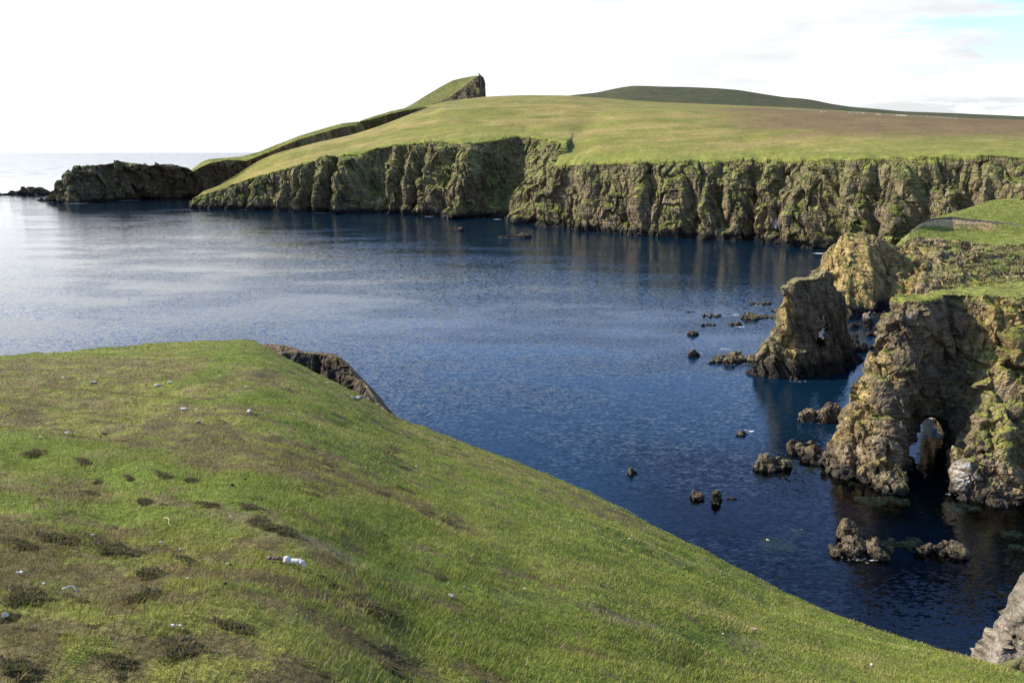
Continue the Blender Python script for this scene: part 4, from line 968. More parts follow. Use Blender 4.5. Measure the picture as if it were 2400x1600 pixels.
def foreground():
    NA, NR = 1150, 900
    az = np.linspace(R(-52), R(56), NA); r = 1.0 * (105 / 1.0) ** np.linspace(0, 1, NR) ** 0.92
    A, RR = np.meshgrid(az, r); x = np.sin(A) * RR; y = np.cos(A) * RR
    z = ground_z(x, y); G = np.stack([x, y, z], -1)
    # overhanging, ragged turf lip and rock below the rim
    T, Rs = ground_T(A); beyond = sstep(RR / Rs, 1.12, 1.2)
    n = grid_normals(G); n = np.where(n[..., 2:3] < 0, -n, n)
    d, *_ = rock_disp(G, 0.5, 91); G = G + n * (d * beyond * 0.5)[..., None]
    hm, hb = heath(x, y)
    n1 = fbm(G / 3.0, 3, 241); n2 = fbm(G / 0.7, 4, 243); n3 = fbm(G / 9.0, 3, 245)
    green = lerpc(np.broadcast_to(np.array([0.125, 0.165, 0.022]), G.shape), np.broadcast_to(np.array([0.195, 0.190, 0.044]), G.shape), sstep(n1 + 0.6 * n2 + (hb - 0.3) * 0.8, -0.2, 0.5))
    br = lerpc(np.broadcast_to(np.array([0.160, 0.130, 0.050]), G.shape), np.broadcast_to(np.array([0.100, 0.076, 0.038]), G.shape), sstep(n2 + n1 * 0.5, -0.3, 0.4))
    col = lerpc(green, br, hm * 0.82)
    col = lerpc(col, np.broadcast_to(C_STRAW * 0.8, G.shape), sstep(fbm(G / [1.2, 1.2, 1], 3, 247), 0.15, 0.5) * 0.35)
    # worn bare path running down to the right
    pth = np.array([ground_hit(u, v)[:2] for u, v in ((540, 1190), (640, 1240), (760, 1285), (900, 1340), (1050, 1375), (1200, 1400), (1450, 1450), (1750, 1500))])
    dm = np.full(x.shape, 99.0)
    for i in range(len(pth) - 1):
        a, b = pth[i], pth[i + 1]; e = b - a; t = np.clip(((x - a[0]) * e[0] + (y - a[1]) * e[1]) / (e @ e), 0, 1)
        dm = np.minimum(dm, np.hypot(x - a[0] - e[0] * t, y - a[1] - e[1] * t))
    pm = (1 - sstep(dm + 0.35 * n1 + 0.15 * n2, 0.05, 0.32)) * sstep(n2 + n1, -0.35, 0.15); pm = pm * (1 - sstep(x, 3.4, 6) * 0.6)
    col = lerpc(col, np.broadcast_to(np.array([0.16, 0.115, 0.07]), G.shape), pm * 0.75)
    # browner fringe near the rim, bare rock past it
    rimb = sstep(RR / Rs + 0.08 * n1, 0.93, 1.0)
    col = lerpc(col, np.broadcast_to(np.array([0.14, 0.115, 0.045]), G.shape), rimb * 0.6)
    col = lerpc(col, rock_color(G, n, 91, grass=0.0, sc=0.5, wet=2.0), beyond)
    me = mesh_from('ground', G.reshape(-1, 3), grid_quads(NR, NA), col.reshape(-1, 3))
    tag(link('ground', me, M_fg), kind='structure')
    return pth
PATH = foreground()

def path_dist(x, y):
    dm = np.full(x.shape, 99.0)
    for i in range(len(PATH) - 1):
        a, b = PATH[i], PATH[i + 1]; e = b - a; t = np.clip(((x - a[0]) * e[0] + (y - a[1]) * e[1]) / (e @ e), 0, 1)
        dm = np.minimum(dm, np.hypot(x - a[0] - e[0] * t, y - a[1] - e[1] * t))
    return dm

# crag of the near knoll, seen past the inlet
def knoll_cliff():
    top = [Y(0,585,806,61.5),Y(1,610,806,60.5),Y(2,640,806,60),Y(3,664,808,59.5),Y(4,690,815,59),Y(5,706,822,58.5),Y(6,735,825,58),Y(7,765,826,57),Y(8,785,829,56.5),Y(9,800,838,56),Y(10,815,850,55),Y(11,830,866,54),Y(12,842,884,53),
           Y(13,850,893,52),Y(14,862,905,50),Y(15,874,926,48),Y(16,886,944,46.5),Y(17,900,956,45.5),Y(18,915,972,44.5),Y(19,928,984,43.5),Y(20,940,996,42.5)]
    rim = [Y(0,592,826,58),Y(1,612,832,57),Y(2,632,838,56.5),Y(3,650,836,56.5),Y(4,676,830,57),Y(5,700,829,57),Y(6,730,829,56.8),Y(7,760,830,56),Y(8,782,834,55.4),Y(9,797,843,55),Y(10,812,855,54),Y(11,827,871,53),Y(12,839,888,52.2),
           Y(13,848,898,51.3),Y(14,859,911,49.4),Y(15,871,932,47.4),Y(16,883,950,46),Y(17,897,962,45),Y(18,912,978,44),Y(19,926,990,43),Y(20,938,1002,42)]
    base = [(p[0], p[1] - 1.0 - p[0] * 0.05, p[2] - 5.0, p[3] - 14) for p in rim]
    bk = off(top, 1.5, 2.5, dz=-3.0); bk2 = off(top, 2, 5, dz=-22)
    o, G, T, K = strip('knoll_cliff', [off(base, 0, -2, dz=-30), base, rim, top, bk, bk2], [10, 120, 24, 8, 12], 520, (0, 20), 95, (1, 2.02), big=0.9, L=4.5, sc=0.30, amp=0.8, grass=-0.05, wet=-20, smooth=[4, 4, 3, 3, 4, 4],
          mat=M_rock, base=C_ROCKD * 1.15, turf_from=2.0, turfcol=(np.array([0.15, 0.105, 0.05]), np.array([0.11, 0.09, 0.038])), lean=0.1)
    o.name = 'terrain_knoll_crag'
knoll_cliff()

# ------------------------------------------------------------------ grass and heather
def tangent_noise(n): return None
def blades(name, x, y, hgt, wid, col, seed, mat, lean=0.5, wind=(0.35, 0.15)):
    rg = np.random.default_rng(seed); n = len(x)
    z = ground_z(x, y); P = np.stack([x, y, z - 0.004], -1)
    a = rg.random(n) * 2 * math.pi; dx = np.cos(a) * wid / 2; dy = np.sin(a) * wid / 2
    la = rg.random(n) * 2 * math.pi; lm = rg.random(n) * lean
    tip = P + np.stack([(np.cos(la) * lm + wind[0]) * hgt, (np.sin(la) * lm + wind[1]) * hgt, hgt], -1)
    mid = P * 0.5 + tip * 0.5; mid[:, 2] += hgt * 0.12
    s = np.stack([dx, dy, 0 * dx], -1)
    V = np.stack([P - s, P + s, mid + s * 0.75, mid - s * 0.75, tip], 1).reshape(-1, 3)
    i = np.arange(n) * 5
    Tt = np.concatenate([np.stack([i, i + 1, i + 2], 1), np.stack([i, i + 2, i + 3], 1), np.stack([i + 3, i + 2, i + 4], 1)])
    C = np.repeat(col, 5, axis=0)
    me = mesh_from(name, V, Tt, C)
    return link(name, me, mat)

def scatter_grass():
    rg = np.random.default_rng(5)
    xs, ys, hs, ws = [], [], [], []
    for r0, r1, dens, h, w in ((2.6, 6, 5600, 0.032, 0.0038), (6, 10, 2600, 0.028, 0.0054), (10, 18, 800, 0.028, 0.0095), (18, 34, 200, 0.032, 0.018), (34, 62, 40, 0.045, 0.04)):
        a0, a1 = R(-36), R(36); area = (a1 - a0) * (r1 ** 2 - r0 ** 2) / 2; n = int(area * dens)
        r = np.sqrt(rg.random(n) * (r1 ** 2 - r0 ** 2) + r0 ** 2); a = a0 + (a1 - a0) * rg.random(n)
        x, y = np.sin(a) * r, np.cos(a) * r
        T, Rs = ground_T(a); k = (r < Rs * 1.06) & (rg.random(n) > 0.85 * (1 - sstep(path_dist(x, y), 0.0, 0.3)))
        x, y = x[k], y[k]
        xs.append(x); ys.append(y); m = k.sum(); q = 0.55 + 0.9 * rg.random(m) ** 1.5
        hs.append(h * q); ws.append(w * (0.7 + 0.6 * rg.random(m)))
    x, y, h, w = map(np.concatenate, (xs, ys, hs, ws))
    P = np.stack([x, y, 0 * x], -1)
    hm, hb = heath(x, y); n1 = fbm(P / 0.55, 2, 251); n2 = fbm(P / 2.2, 3, 253)
    n = len(x); rnd = rg.random(n)
    col = lerpc(np.broadcast_to(np.array([0.165, 0.215, 0.028]), (n, 3)), np.broadcast_to(np.array([0.30, 0.285, 0.070]), (n, 3)), np.clip(rnd * 0.7 + 0.3 * sstep(n2, -0.3, 0.5), 0, 1))
    hea = rg.random(n) < hm * 0.92
    hc = lerpc(np.broadcast_to(np.array([0.225, 0.180, 0.072]), (n, 3)), np.broadcast_to(np.array([0.120, 0.084, 0.048]), (n, 3)), rg.random(n))
    col[hea] = hc[hea]
    straw = (rg.random(n) < 0.06 + 0.22 * sstep(n1 + n2, 0.1, 0.6)) & ~hea
    col = col.copy(); dk = rg.random(n) < 0.10 + 0.22 * sstep(fbm(P / 0.22, 2, 257), 0.05, 0.5); col[dk] = col[dk] * np.array([0.50, 0.42, 0.5]); col[straw] = np.array([0.36, 0.31, 0.15]) * (0.6 + 0.5 * rg.random((straw.sum(), 1)))
    h = h * (0.75 + 0.5 * sstep(n1, -0.3, 0.4)); h[straw] *= 1.35
    h[hea] *= 0.8; w[hea] *= 0.8
    g = ~hea
    o = blades('grass', x[g], y[g], h[g], w[g], col[g], 3, M_blade, lean=0.75); tag(o, 'short cropped green grass with dry straws over the near slope', 'grass', kind='stuff')
    o = blades('low_heather', x[hea], y[hea], h[hea], w[hea], col[hea], 4, M_heather, lean=1.1); tag(o, 'thin low brown heather mixed through the near turf', 'heather', kind='stuff')
scatter_grass()

def heather_mesh(seed, R0=1.0):
    rg = np.random.default_rng(seed); n = 1500
    a = rg.random(n) * 2 * math.pi; q = np.sqrt(rg.random(n))
    lob = 0.95 + 0.30 * np.sin(a * 2 + seed) + 0.24 * np.sin(a * 3 + seed * 5) + 0.20 * np.sin(a * 7 + seed * 2); q = q * (0.8 + 0.35 * rg.random(n) ** 2)
    x = np.cos(a) * q * lob; y = np.sin(a) * q * lob
    z = 0.42 * np.sqrt(np.clip(1 - q ** 2, 0, 1)) * (0.65 + 0.35 * np.sin(x * 6 + seed) * np.cos(y * 7)) * (0.7 + 0.5 * rg.random(n)) - 0.06
    P = np.stack([x, y, z * 0.72], -1)
    d = np.stack([x * 0.7 + rg.normal(size=n) * 0.45 + 0.2, y * 0.7 + rg.normal(size=n) * 0.45, 0.75 + 0.3 * rg.random(n)], -1); d /= np.linalg.norm(d, axis=1)[:, None]
    l = 0.16 + 0.16 * rg.random(n); tip = P + d * l[:, None]
    sa = rg.random(n) * 2 * math.pi; s = np.stack([np.cos(sa), np.sin(sa), 0 * sa], -1) * 0.035
    mid = P * .45 + tip * .55
    V = np.stack([P - s * .5, P + s * .5, mid + s, mid - s, tip], 1).reshape(-1, 3)
    i = np.arange(n) * 5
    Tt = np.concatenate([np.stack([i, i + 1, i + 2], 1), np.stack([i, i + 2, i + 3], 1), np.stack([i + 3, i + 2, i + 4], 1)])
    t = rg.random(n); c = lerpc(np.broadcast_to(np.array([0.135, 0.100, 0.066]), (n, 3)), np.broadcast_to(np.array([0.29, 0.21, 0.145]), (n, 3)), t ** 2)
    g = rg.random(n) < 0.4; c = c.copy(); c[g] = np.array([0.14, 0.16, 0.04])
    return mesh_from('heather_clump', V, Tt, np.repeat(c, 5, 0))

HM = [heather_mesh(s) for s in (1, 2, 3, 4)]
for m_ in HM: m_.materials.append(M_heather)
# (u, v, width px, label)
CL = [(70,1285,70,'round purplish brown heather bush nearest the left edge, left of the white bone'),
      (145,1265,80,'dark green and brown heather patch just right of the round heather bush'),
      (205,1258,50,'heather clump with a white wool tuft on its right end'),
      (70,1400,110,'largest dark heather bush, low on the left side of the slope'),
      (205,1412,40,'small heather clump at the end of the pale grey stick'),
      (285,1300,100,'broad brown heather mat left of centre, above two wool tufts'),
      (355,1355,70,'brown heather clump just below a small white tuft'),
      (340,1405,90,'long dark heather clump leaning down the slope in the lower left'),
      (460,1325,70,'low heather clump left of the white bone'),
      (555,1475,90,'reddish brown heather clump in the lower middle with a pale straw on it'),
      (440,1480,40,'small heather clump under the row of white stones'),
      (435,1525,110,'wide brown heather clump near the bottom, left of centre'),
      (300,1555,80,'dark heather clump close to the bottom edge with straws behind'),
      (60,1575,100,'big brown heather patch in the bottom left corner'),
      (295,1590,50,'black brown heather clump cut by the bottom edge'),
      (15,1455,50,'heather clump below the round white stone at the left edge'),
      (775,1368,60,'dark torn turf and heather lump right of the bone'),
      (860,1422,70,'dark heather clump in the bright grass near the bottom middle'),
      (915,1436,60,'low dark heather clump right beside its larger dark neighbour'),
      (590,1190,50,'heather clump beside the head of the worn path'),
      (500,1185,45,'flat heather clump above the worn path start'),
      (650,1240,80,'long heather clump along the upper side of the worn path'),
      (345,1180,50,'dark heather clump on the lit green band, left of the path head'),
      (610,1222,45,'heather clump touching the worn path'),
      (310,1125,35,'small oblong heather clump on the green band'),
      (390,1118,45,'oblong heather clump in the middle of the green band'),
      (455,1130,50,'oblong dark heather clump at the right of the green band'),
      (235,1130,30,'small heather clump left of three oblong ones on the green band'),
      (892,1250,28,'lone round dark heather clump in the smooth green grass'),
      (730,1160,45,'dark heather clump above the green terrace'),
      (940,1146,50,'low heather clump at the right end of the brown patch'),
      (90,1065,70,'long flat heather clump on the upper green terrace'),
      (205,1088,60,'flat heather clump beside the long one on the upper green terrace'),
      (735,1375,26,'small dark lump below the bone')]
for i, (u, v, w, lab) in enumerate(CL):
    o = bpy.data.objects.new('heather_clump', HM[i % 4]); COL.objects.link(o)
    p = ground_hit(u, v); dist = np.linalg.norm(p - EYE); s = w / 2 / F * dist * 1.0
    o.location = (p[0], p[1], p[2] - 0.01); o.rotation_euler = (-0.25, 0.18, (-0.35 + 0.3 * math.sin(i * 7)))
    hh_ = random.Random(i); s *= hh_.uniform(0.85, 1.1); o.scale = (s * hh_.uniform(0.95, 1.35), s * hh_.uniform(0.6, 0.95), min(s * 0.8, 0.09))
    tag(o, lab, 'heather', 'heather clumps on the near slope')
rgc = np.random.default_rng(99)
cnt = 0
while cnt < 180:
    u = rgc.uniform(0, 1100); v = rgc.uniform(1000, 1590)
    p = ground_hit(u, v); hm, hb = heath(np.array([p[0]]), np.array([p[1]]))
    if hm[0] < 0.45: continue
    if any(abs(u - c[0]) < c[2] and abs(v - c[1]) < c[2] * 0.6 for c in CL): continue
    cnt += 1
    o = bpy.data.objects.new('heather_clump', HM[cnt % 4]); COL.objects.link(o)
    dist = np.linalg.norm(p - EYE); s = rgc.uniform(8, 26) / F * dist * (0.6 + 0.6 * (v - 900) / 700)
    o.location = (p[0], p[1], p[2] - 0.02); o.rotation_euler = (-0.25, 0.18, rgc.uniform(-0.5, 0.4)); o.scale = (s * rgc.uniform(1, 1.6), s * rgc.uniform(0.6, 0.9), s * 0.55)
    tag(o, 'small scruffy brown heather clump in the mottled part of the near slope', 'heather', 'small heather clumps on the near slope')

# ------------------------------------------------------------------ water
def water():
    x0, x1, y0, y1 = 8.0, 112.0, 70.0, 172.0
    B = 90000.0
    def quads(cells, mat, name):
        V = []; Q = []
        for (a, b, c, d) in cells:
            i = len(V); V += [(a, c, 0), (b, c, 0), (b, d, 0), (a, d, 0)]; Q.append((i, i + 1, i + 2, i + 3))
        me = mesh_from(name, np.array(V, float), np.array(Q), smooth=False); o = link(name, me, mat); return tag(o, kind='structure')
    X = [-B, x0, x1, B]; Yq = [-2000, y0, y1, B]
    quads([(X[i], X[i+1], Yq[j], Yq[j+1]) for i in range(3) for j in range(3) if (i, j) != (1, 1)], M_water, 'water')
    gx, gy = np.meshgrid(np.linspace(x0, x1, 120), np.linspace(y0, y1, 120)); PP = np.stack([gx, gy, 0 * gx], -1)
    ed = np.minimum(np.minimum(gx - x0, x1 + 30 - gx), np.minimum(gy - y0 + 20, y1 - gy))
    sh = sstep(ed + 6 * fbm(PP / 14, 3, 303), 4, 26)
    me = mesh_from('shallow_water', PP.reshape(-1, 3), grid_quads(120, 120), np.repeat(sh.reshape(-1, 1), 3, 1), smooth=False); tag(link('shallow_water', me, M_shallow), kind='structure')
    # sea bed under the shallows
    n = 160; xs = np.linspace(x0 - 60, x1 + 60, n); ys = np.linspace(y0 - 20, y1 + 90, n); Xg, Yg = np.meshgrid(xs, ys)
    P = np.stack([Xg, Yg, 0 * Xg], -1); f = fbm(P / 14, 4, 301)
    Zg = -5.5 + f * 2.0 + 2.6 * sstep(Xg, 55, 100) 
    P[..., 2] = np.minimum(Zg, -1.0)
    c = lerpc(np.broadcast_to(np.array([0.008, 0.060, 0.140]), P.shape), np.broadcast_to(np.array([0.040, 0.050, 0.022]), P.shape), sstep(f + sstep(Xg, 60, 95) * 0.8, 0.25, 0.9))
    me = mesh_from('seabed', P.reshape(-1, 3), grid_quads(n, n), c.reshape(-1, 3)); tag(link('seabed', me, M_rock), kind='structure')
water()

# ------------------------------------------------------------------ rocks in the sea (each its own thing)
def pm(u, v):   # metres per photo pixel at the waterline
    p = at_z(u, v); d = pix(u, v); return p, (p[1] / d[1]) / F
RING = []
def rock(u, v, wpx, hpx, label, seed, shape='lump', depth=0.7, sub=False, group='dark rocks awash in the bay', name='rock', base=C_ROCK, wet=0.5, sc=None):
    p, m = pm(u, v); w = wpx * m / 2; hgt = hpx * m; rg = np.random.default_rng(seed)
    fs = 1.0
    dy = max(w * depth, hgt * 0.6)
    hgt *= 0.85
    if shape == 'lump': E = [(0, 0, 0, w * 0.85, dy, hgt), (-w * 0.45, 0, 0, w * 0.5, dy * 0.7, hgt * 0.7), (w * 0.5, 0.1 * dy, 0, w * 0.48, dy * 0.7, hgt * 0.6)]
    elif shape == 'flat':
        E = []
        for i in range(7):
            t = i / 6 * 2 - 1; E.append((t * w * 0.8, rg.uniform(-0.5, 0.5) * dy, -0.2 * hgt, w * rg.uniform(0.22, 0.4), dy * rg.uniform(0.35, 0.7), hgt * rg.uniform(0.45, 0.95)))
    elif shape == 'peak': E = [(0, 0, 0, w * 0.55, dy * 0.6, hgt * 1.1), (-w * 0.1, 0, 0, w * 0.9, dy * 0.8, hgt * 0.35)]
    elif shape == 'two': E = [(-w * 0.62, 0, 0, w * 0.36, dy * 0.5, hgt * 0.8), (w * 0.3, 0, 0, w * 0.38, dy * 0.5, hgt * 1.0), (w * 0.85, 0, 0, w * 0.2, dy * .3, hgt * .45)]
    elif shape == 'slab': E = [(0, 0, -0.2 * hgt, w * 1.0, dy * 0.8, hgt * 1.05, 0.3), (w * 0.35, -0.2 * dy, 0, w * 0.5, dy * 0.6, hgt * 1.1, 0.2)]
    else: E = shape(w, dy, hgt)
    E = [tuple(e) + (0,) * (7 - len(e)) for e in E]
    h = float(np.clip(w / 26, 0.10, 1.4)); s = sc or float(np.clip(hgt * 0.22, 0.12, 0.6))
    if sub: E = [(e[0], e[1], e[2] - hgt * 0.45 - 0.38, e[3], e[4], e[5] * 0.6 + 0.2, e[6]) for e in E]
    if w > 1.6 and not sub and name == 'rock': RING.append((p[0], p[1] - dy * 0.2, w * 1.25, max(dy * 0.9, 0.6), 0.55))
    return blob(name, label, 'rock', (p[0], p[1], 0), E, h, sc=s, seed=seed, amp=0.5, group=group, base=base, wet=wet, zmin=-3.5 if m < 0.2 else -2.0,
                colf=(lambda W, n: np.broadcast_to(np.array([0.62, 0.48, 0.24]), W.shape) * (1 + 0.5 * fbm(W / 0.5, 3, seed)[:, None])) if sub else None)

rock(1072, 541, 30, 11, 'small dark rock alone in the water below the far cliffs, left of the low reef', 401, 'lump', wet=2)
rock(1205, 557, 84, 9, 'long low dark reef with a pointed right end below the far cliffs', 402, lambda w, d, h: [(-w*.6, 0, 0, w*.35, d*.3, h*.5), (-w*.2, 0, 0, w*.35, d*.3, h*.7), (w*.2, 0, 0, w*.3, d*.3, h*.8), (w*.62, 0, 0, w*.36, d*.35, h*1.7)], wet=2)
rock(1780, 712, 48, 9, 'flat dark reef farthest out to the left of the sea stack', 403, 'flat')
rock(1618, 731, 24, 4, 'tiny low rock at the left end of the scattered reef', 404, 'flat')
rock(1668, 741, 40, 9, 'low two-humped rock left of the foamy reef', 405, 'flat')
rock(1758, 747, 42, 20, 'rounded dark rock rising at the left of the foamy reef', 406, 'lump')
rock(1798, 742, 80, 10, 'low dark reef stretching from the rounded rock to the stack', 407, 'flat')
rock(1838, 730, 60, 13, 'flat reef touching the upper left side of the sea stack', 408, 'flat')
rock(1660, 762, 34, 7, 'thin flat rock second nearest among the scattered reef', 409, 'flat')
rock(1722, 760, 30, 9, 'small rock with white foam on its near side', 410, 'lump')
rock(1625, 784, 28, 12, 'squat blocky rock just above the wide ragged reef', 411, 'lump')
rock(1625, 834, 30, 16, 'squat block standing left of the wide ragged reef', 412, 'lump')
rock(1722, 846, 140, 24, 'wide ragged black reef left of the foot of the sea stack', 413,
     lambda w, d, h: [(-w*.62, -d*.25, 0, w*.32, d*.2, h*.6), (-w*.25, -d*.3, 0, w*.3, d*.22, h*.75), (w*.15, -d*.1, 0, w*.33, d*.22, h*.8), (w*.6, 0, 0, w*.35, d*.2, h*.75), (-w*.35, d*.3, 0, w*.3, d*.18, h*.6), (w*.1, d*.45, 0, w*.25, d*.22, h*.95), (-w*.05, d*.1, 0, w*.4, d*.2, h*.4)], depth=0.8)
rock(1922, 984, 104, 40, 'broad lumpy brown rock between the sea stack and the arch', 414,
     lambda w, d, h: [(-w*.55, 0, 0, w*.35, d*.5, h*.95), (0, 0, 0, w*.5, d*.55, h*.8), (w*.55, 0, 0, w*.42, d*.5, h*.85), (w*.1, -d*.3, 0, w*.5, d*.3, h*.4)])
rock(1737, 1018, 36, 12, 'small brown rock ringed with white foam', 415, 'peak')
rock(1815, 1094, 84, 36, 'tilted brown slab rock left of the spur of the arch', 416, 'slab')
rock(2085, 1146, 92, 66, 'big layered tawny rock standing in front of the sea passage', 417,
     lambda w, d, h: [(-w*.35, 0, 0, w*.6, d*.7, h*.6, .3), (w*.25, 0, 0, w*.62, d*.7, h*.95, .2), (w*.1, -d*.3, 0, w*.7, d*.5, h*.5)], wet=0.9)
rock(1481, 1110, 34, 16, 'small brown rock farthest left in the bay, half awash', 418, 'peak')
rock(1630, 1166, 38, 22, 'low rounded rock left of the pointed black rock', 419, 'lump')
rock(1678, 1174, 42, 32, 'pointed black rock like a fin in the near water', 420, 'peak', base=C_ROCKD, wet=1.0)
rock(1712, 1168, 24, 9, 'tiny rock right of the pointed black rock', 421, 'flat')
rock(2008, 1290, 150, 46, 'large rugged grey brown rock islet nearest the grassy edge', 422,
     lambda w, d, h: [(-w*.72, -d*.15, 0, w*.3, d*.3, h*.45), (-w*.35, -d*.1, 0, w*.42, d*.4, h*.8), (0, d*.1, 0, w*.42, d*.45, h*1.0), (w*.08, d*.75, 0, w*.42, d*.38, h*1.35), (w*.45, -d*.1, 0, w*.42, d*.35, h*.75), (w*.75, -.1*d, 0, w*.25, d*.25, h*.35)], depth=1.0, wet=0.7)
rock(2068, 1308, 40, 20, 'rounded small rock at the right foot of the large rugged islet', 423, 'lump')
rock(2223, 1294, 76, 34, 'rounded grey rock furthest right in the dark water', 424, 'lump', wet=0.5)
rock(2165, 1290, 44, 22, 'pale brown rock tail left of the rounded grey rock', 425, 'slab')
sg = 'brown rocks showing under the clear water'
rock(1822, 1270, 90, 10, 'pale drowned rock under the water left of the rugged islet', 431, 'lump', sub=True, group=sg, name='submerged_rock')
rock(1868, 1240, 46, 10, 'smaller drowned rock above its larger pale neighbour', 432, 'lump', sub=True, group=sg, name='submerged_rock')
rock(2120, 1262, 90, 12, 'drowned yellowish ridge leading to the pale brown rock', 433, 'flat', sub=True, group=sg, name='submerged_rock')
rock(2020, 1120, 70, 12, 'drowned ochre rock at the foot of the arch spur', 434, 'flat', sub=True, group=sg, name='submerged_rock')
rock(2070, 1165, 110, 12, 'drowned ochre shelf in front of the layered tawny rock', 435, 'flat', sub=True, group=sg, name='submerged_rock')
rock(2250, 1180, 80, 10, 'drowned brown shelf below the white stained buttress', 436, 'flat', sub=True, group=sg, name='submerged_rock')
rock(2375, 1245, 44, 10, 'drowned olive boulder by the right edge, the upper of two', 437, 'lump', sub=True, group=sg, name='submerged_rock')
rock(2385, 1276, 44, 10, 'drowned olive boulder by the right edge, the lower of two', 438, 'lump', sub=True, group=sg, name='submerged_rock')
rock(2350, 1385, 26, 8, 'small drowned olive boulder above the pale crag', 439, 'lump', sub=True, group=sg, name='submerged_rock')
rock(1900, 1092, 80, 8, 'drowned pale shelf below the spur of the arch', 440, 'flat', sub=True, group=sg, name='submerged_rock')

# boulder beach behind the stack
rgb_ = np.random.default_rng(12)
for i in range(26):
    u = rgb_.uniform(1990, 2095); v = rgb_.uniform(742, 822) + (2040 - u) * 0.15; w = rgb_.uniform(16, 36)
    rock(u, v, w, w * rgb_.uniform(0.45, 0.7), 'black wet boulder on the small beach behind the sea stack', 500 + i, 'lump', group='black boulders heaped behind the stack', name='boulder', base=C_ROCKD * 0.8, wet=3.5)
rock(2042, 745, 34, 17, 'pale rounded boulder at the foot of the ochre cliff, among black ones', 560, 'lump', name='boulder', base=C_PINK * 1.2, wet=-5, group='black boulders heaped behind the stack')

# ------------------------------------------------------------------ white scraps, stones, birds, sheep
def small_blob(name, label, cat, loc, ells, h, mat, group=None, seed=1, amp=0.25, sc=0.02):
    E = np.array(ells, float); lo = (E[:, :3] - E[:, 3:6]).min(0) - 4 * h; hi = (E[:, :3] + E[:, 3:6]).max(0) + 4 * h
    X, Yv, Zv = np.meshgrid(*[np.arange(lo[i], hi[i], h) for i in range(3)], indexing='ij')
    Fv = np.full(X.shape, -9.0)
    for cx, cy, cz, rx, ry, rz in E:
        f = (1 - np.sqrt(((X - cx) / rx) ** 2 + ((Yv - cy) / ry) ** 2 + ((Zv - cz) / rz) ** 2)) * min(rx, ry, rz)
        kk = 0.3 * min(rx, ry, rz); hh = np.clip(.5 + .5 * (f - Fv) / kk, 0, 1); Fv = Fv * (1 - hh) + f * hh + kk * hh * (1 - hh)
    V, Q = surface_nets(Fv, lo, h); n = vert_normals(V, Q)
    V = V + n * (fbm(V / sc, 3, seed) * amp * sc)[:, None]
    o = link(name, mesh_from(name, V, Q), mat); o.location = loc; tag(o, label, cat, group); return o

def scrap(u, v, wpx, label, kind='wool_tuft', cat='wool', mat=None, seed=0, group=None, tall=0.5):
    p = ground_hit(u, v); m = np.linalg.norm(p - EYE) / F; w = wpx * m / 2 * 0.82; rg = np.random.default_rng(seed)
    E = [(rg.uniform(-.6, .6) * w, rg.uniform(-.3, .3) * w, w * tall * .6, w * rg.uniform(.3, .5), w * .35, w * tall * rg.uniform(.5, .9)) for _ in range(5)]
    return small_blob(kind, label, cat, (p[0], p[1], p[2] + 0.015), E, w / 9, mat or M_wool, group, seed, 0.5, w * 0.4)

p = ground_hit(693, 1332); m = np.linalg.norm(p - EYE) / F
q = m * 25
o = small_blob('bone', 'bleached white long bone with a knobbed end lying on the green slope', 'bone', (p[0], p[1], p[2] + 0.03),
    [(-q*.75, .1*q, .35*q, .32*q, .28*q, .34*q), (-q*.45, .06*q, .25*q, .2*q, .2*q, .22*q), (-q*.15, 0, .3*q, .35*q, .2*q, .22*q), (q*.25, -.06*q, .3*q, .38*q, .22*q, .24*q), (q*.62, -.15*q, .22*q, .24*q, .24*q, .2*q), (q*.85, -.3*q, .05*q, .2*q, .14*q, .12*q)], q / 16, M_bone, None, 3, 0.25, q * 0.3)
M_wood = plain_mat('weathered_wood', (0.16, 0.11, 0.085), 0.9, var=0.3, scale=50)
p = ground_hit(650, 1318)
small_blob('driftwood', 'short dark driftwood piece lying at the knobbed end of the white bone', 'driftwood', (p[0], p[1], p[2] + 0.02), [(-q*.5, .08*q, .15*q, .5*q, .2*q, .17*q), (q*.1, 0, .12*q, .5*q, .16*q, .14*q), (q*.6, -.05*q, .06*q, .4*q, .12*q, .1*q)], q / 14, M_wood, None, 4, 0.6, q * .25)
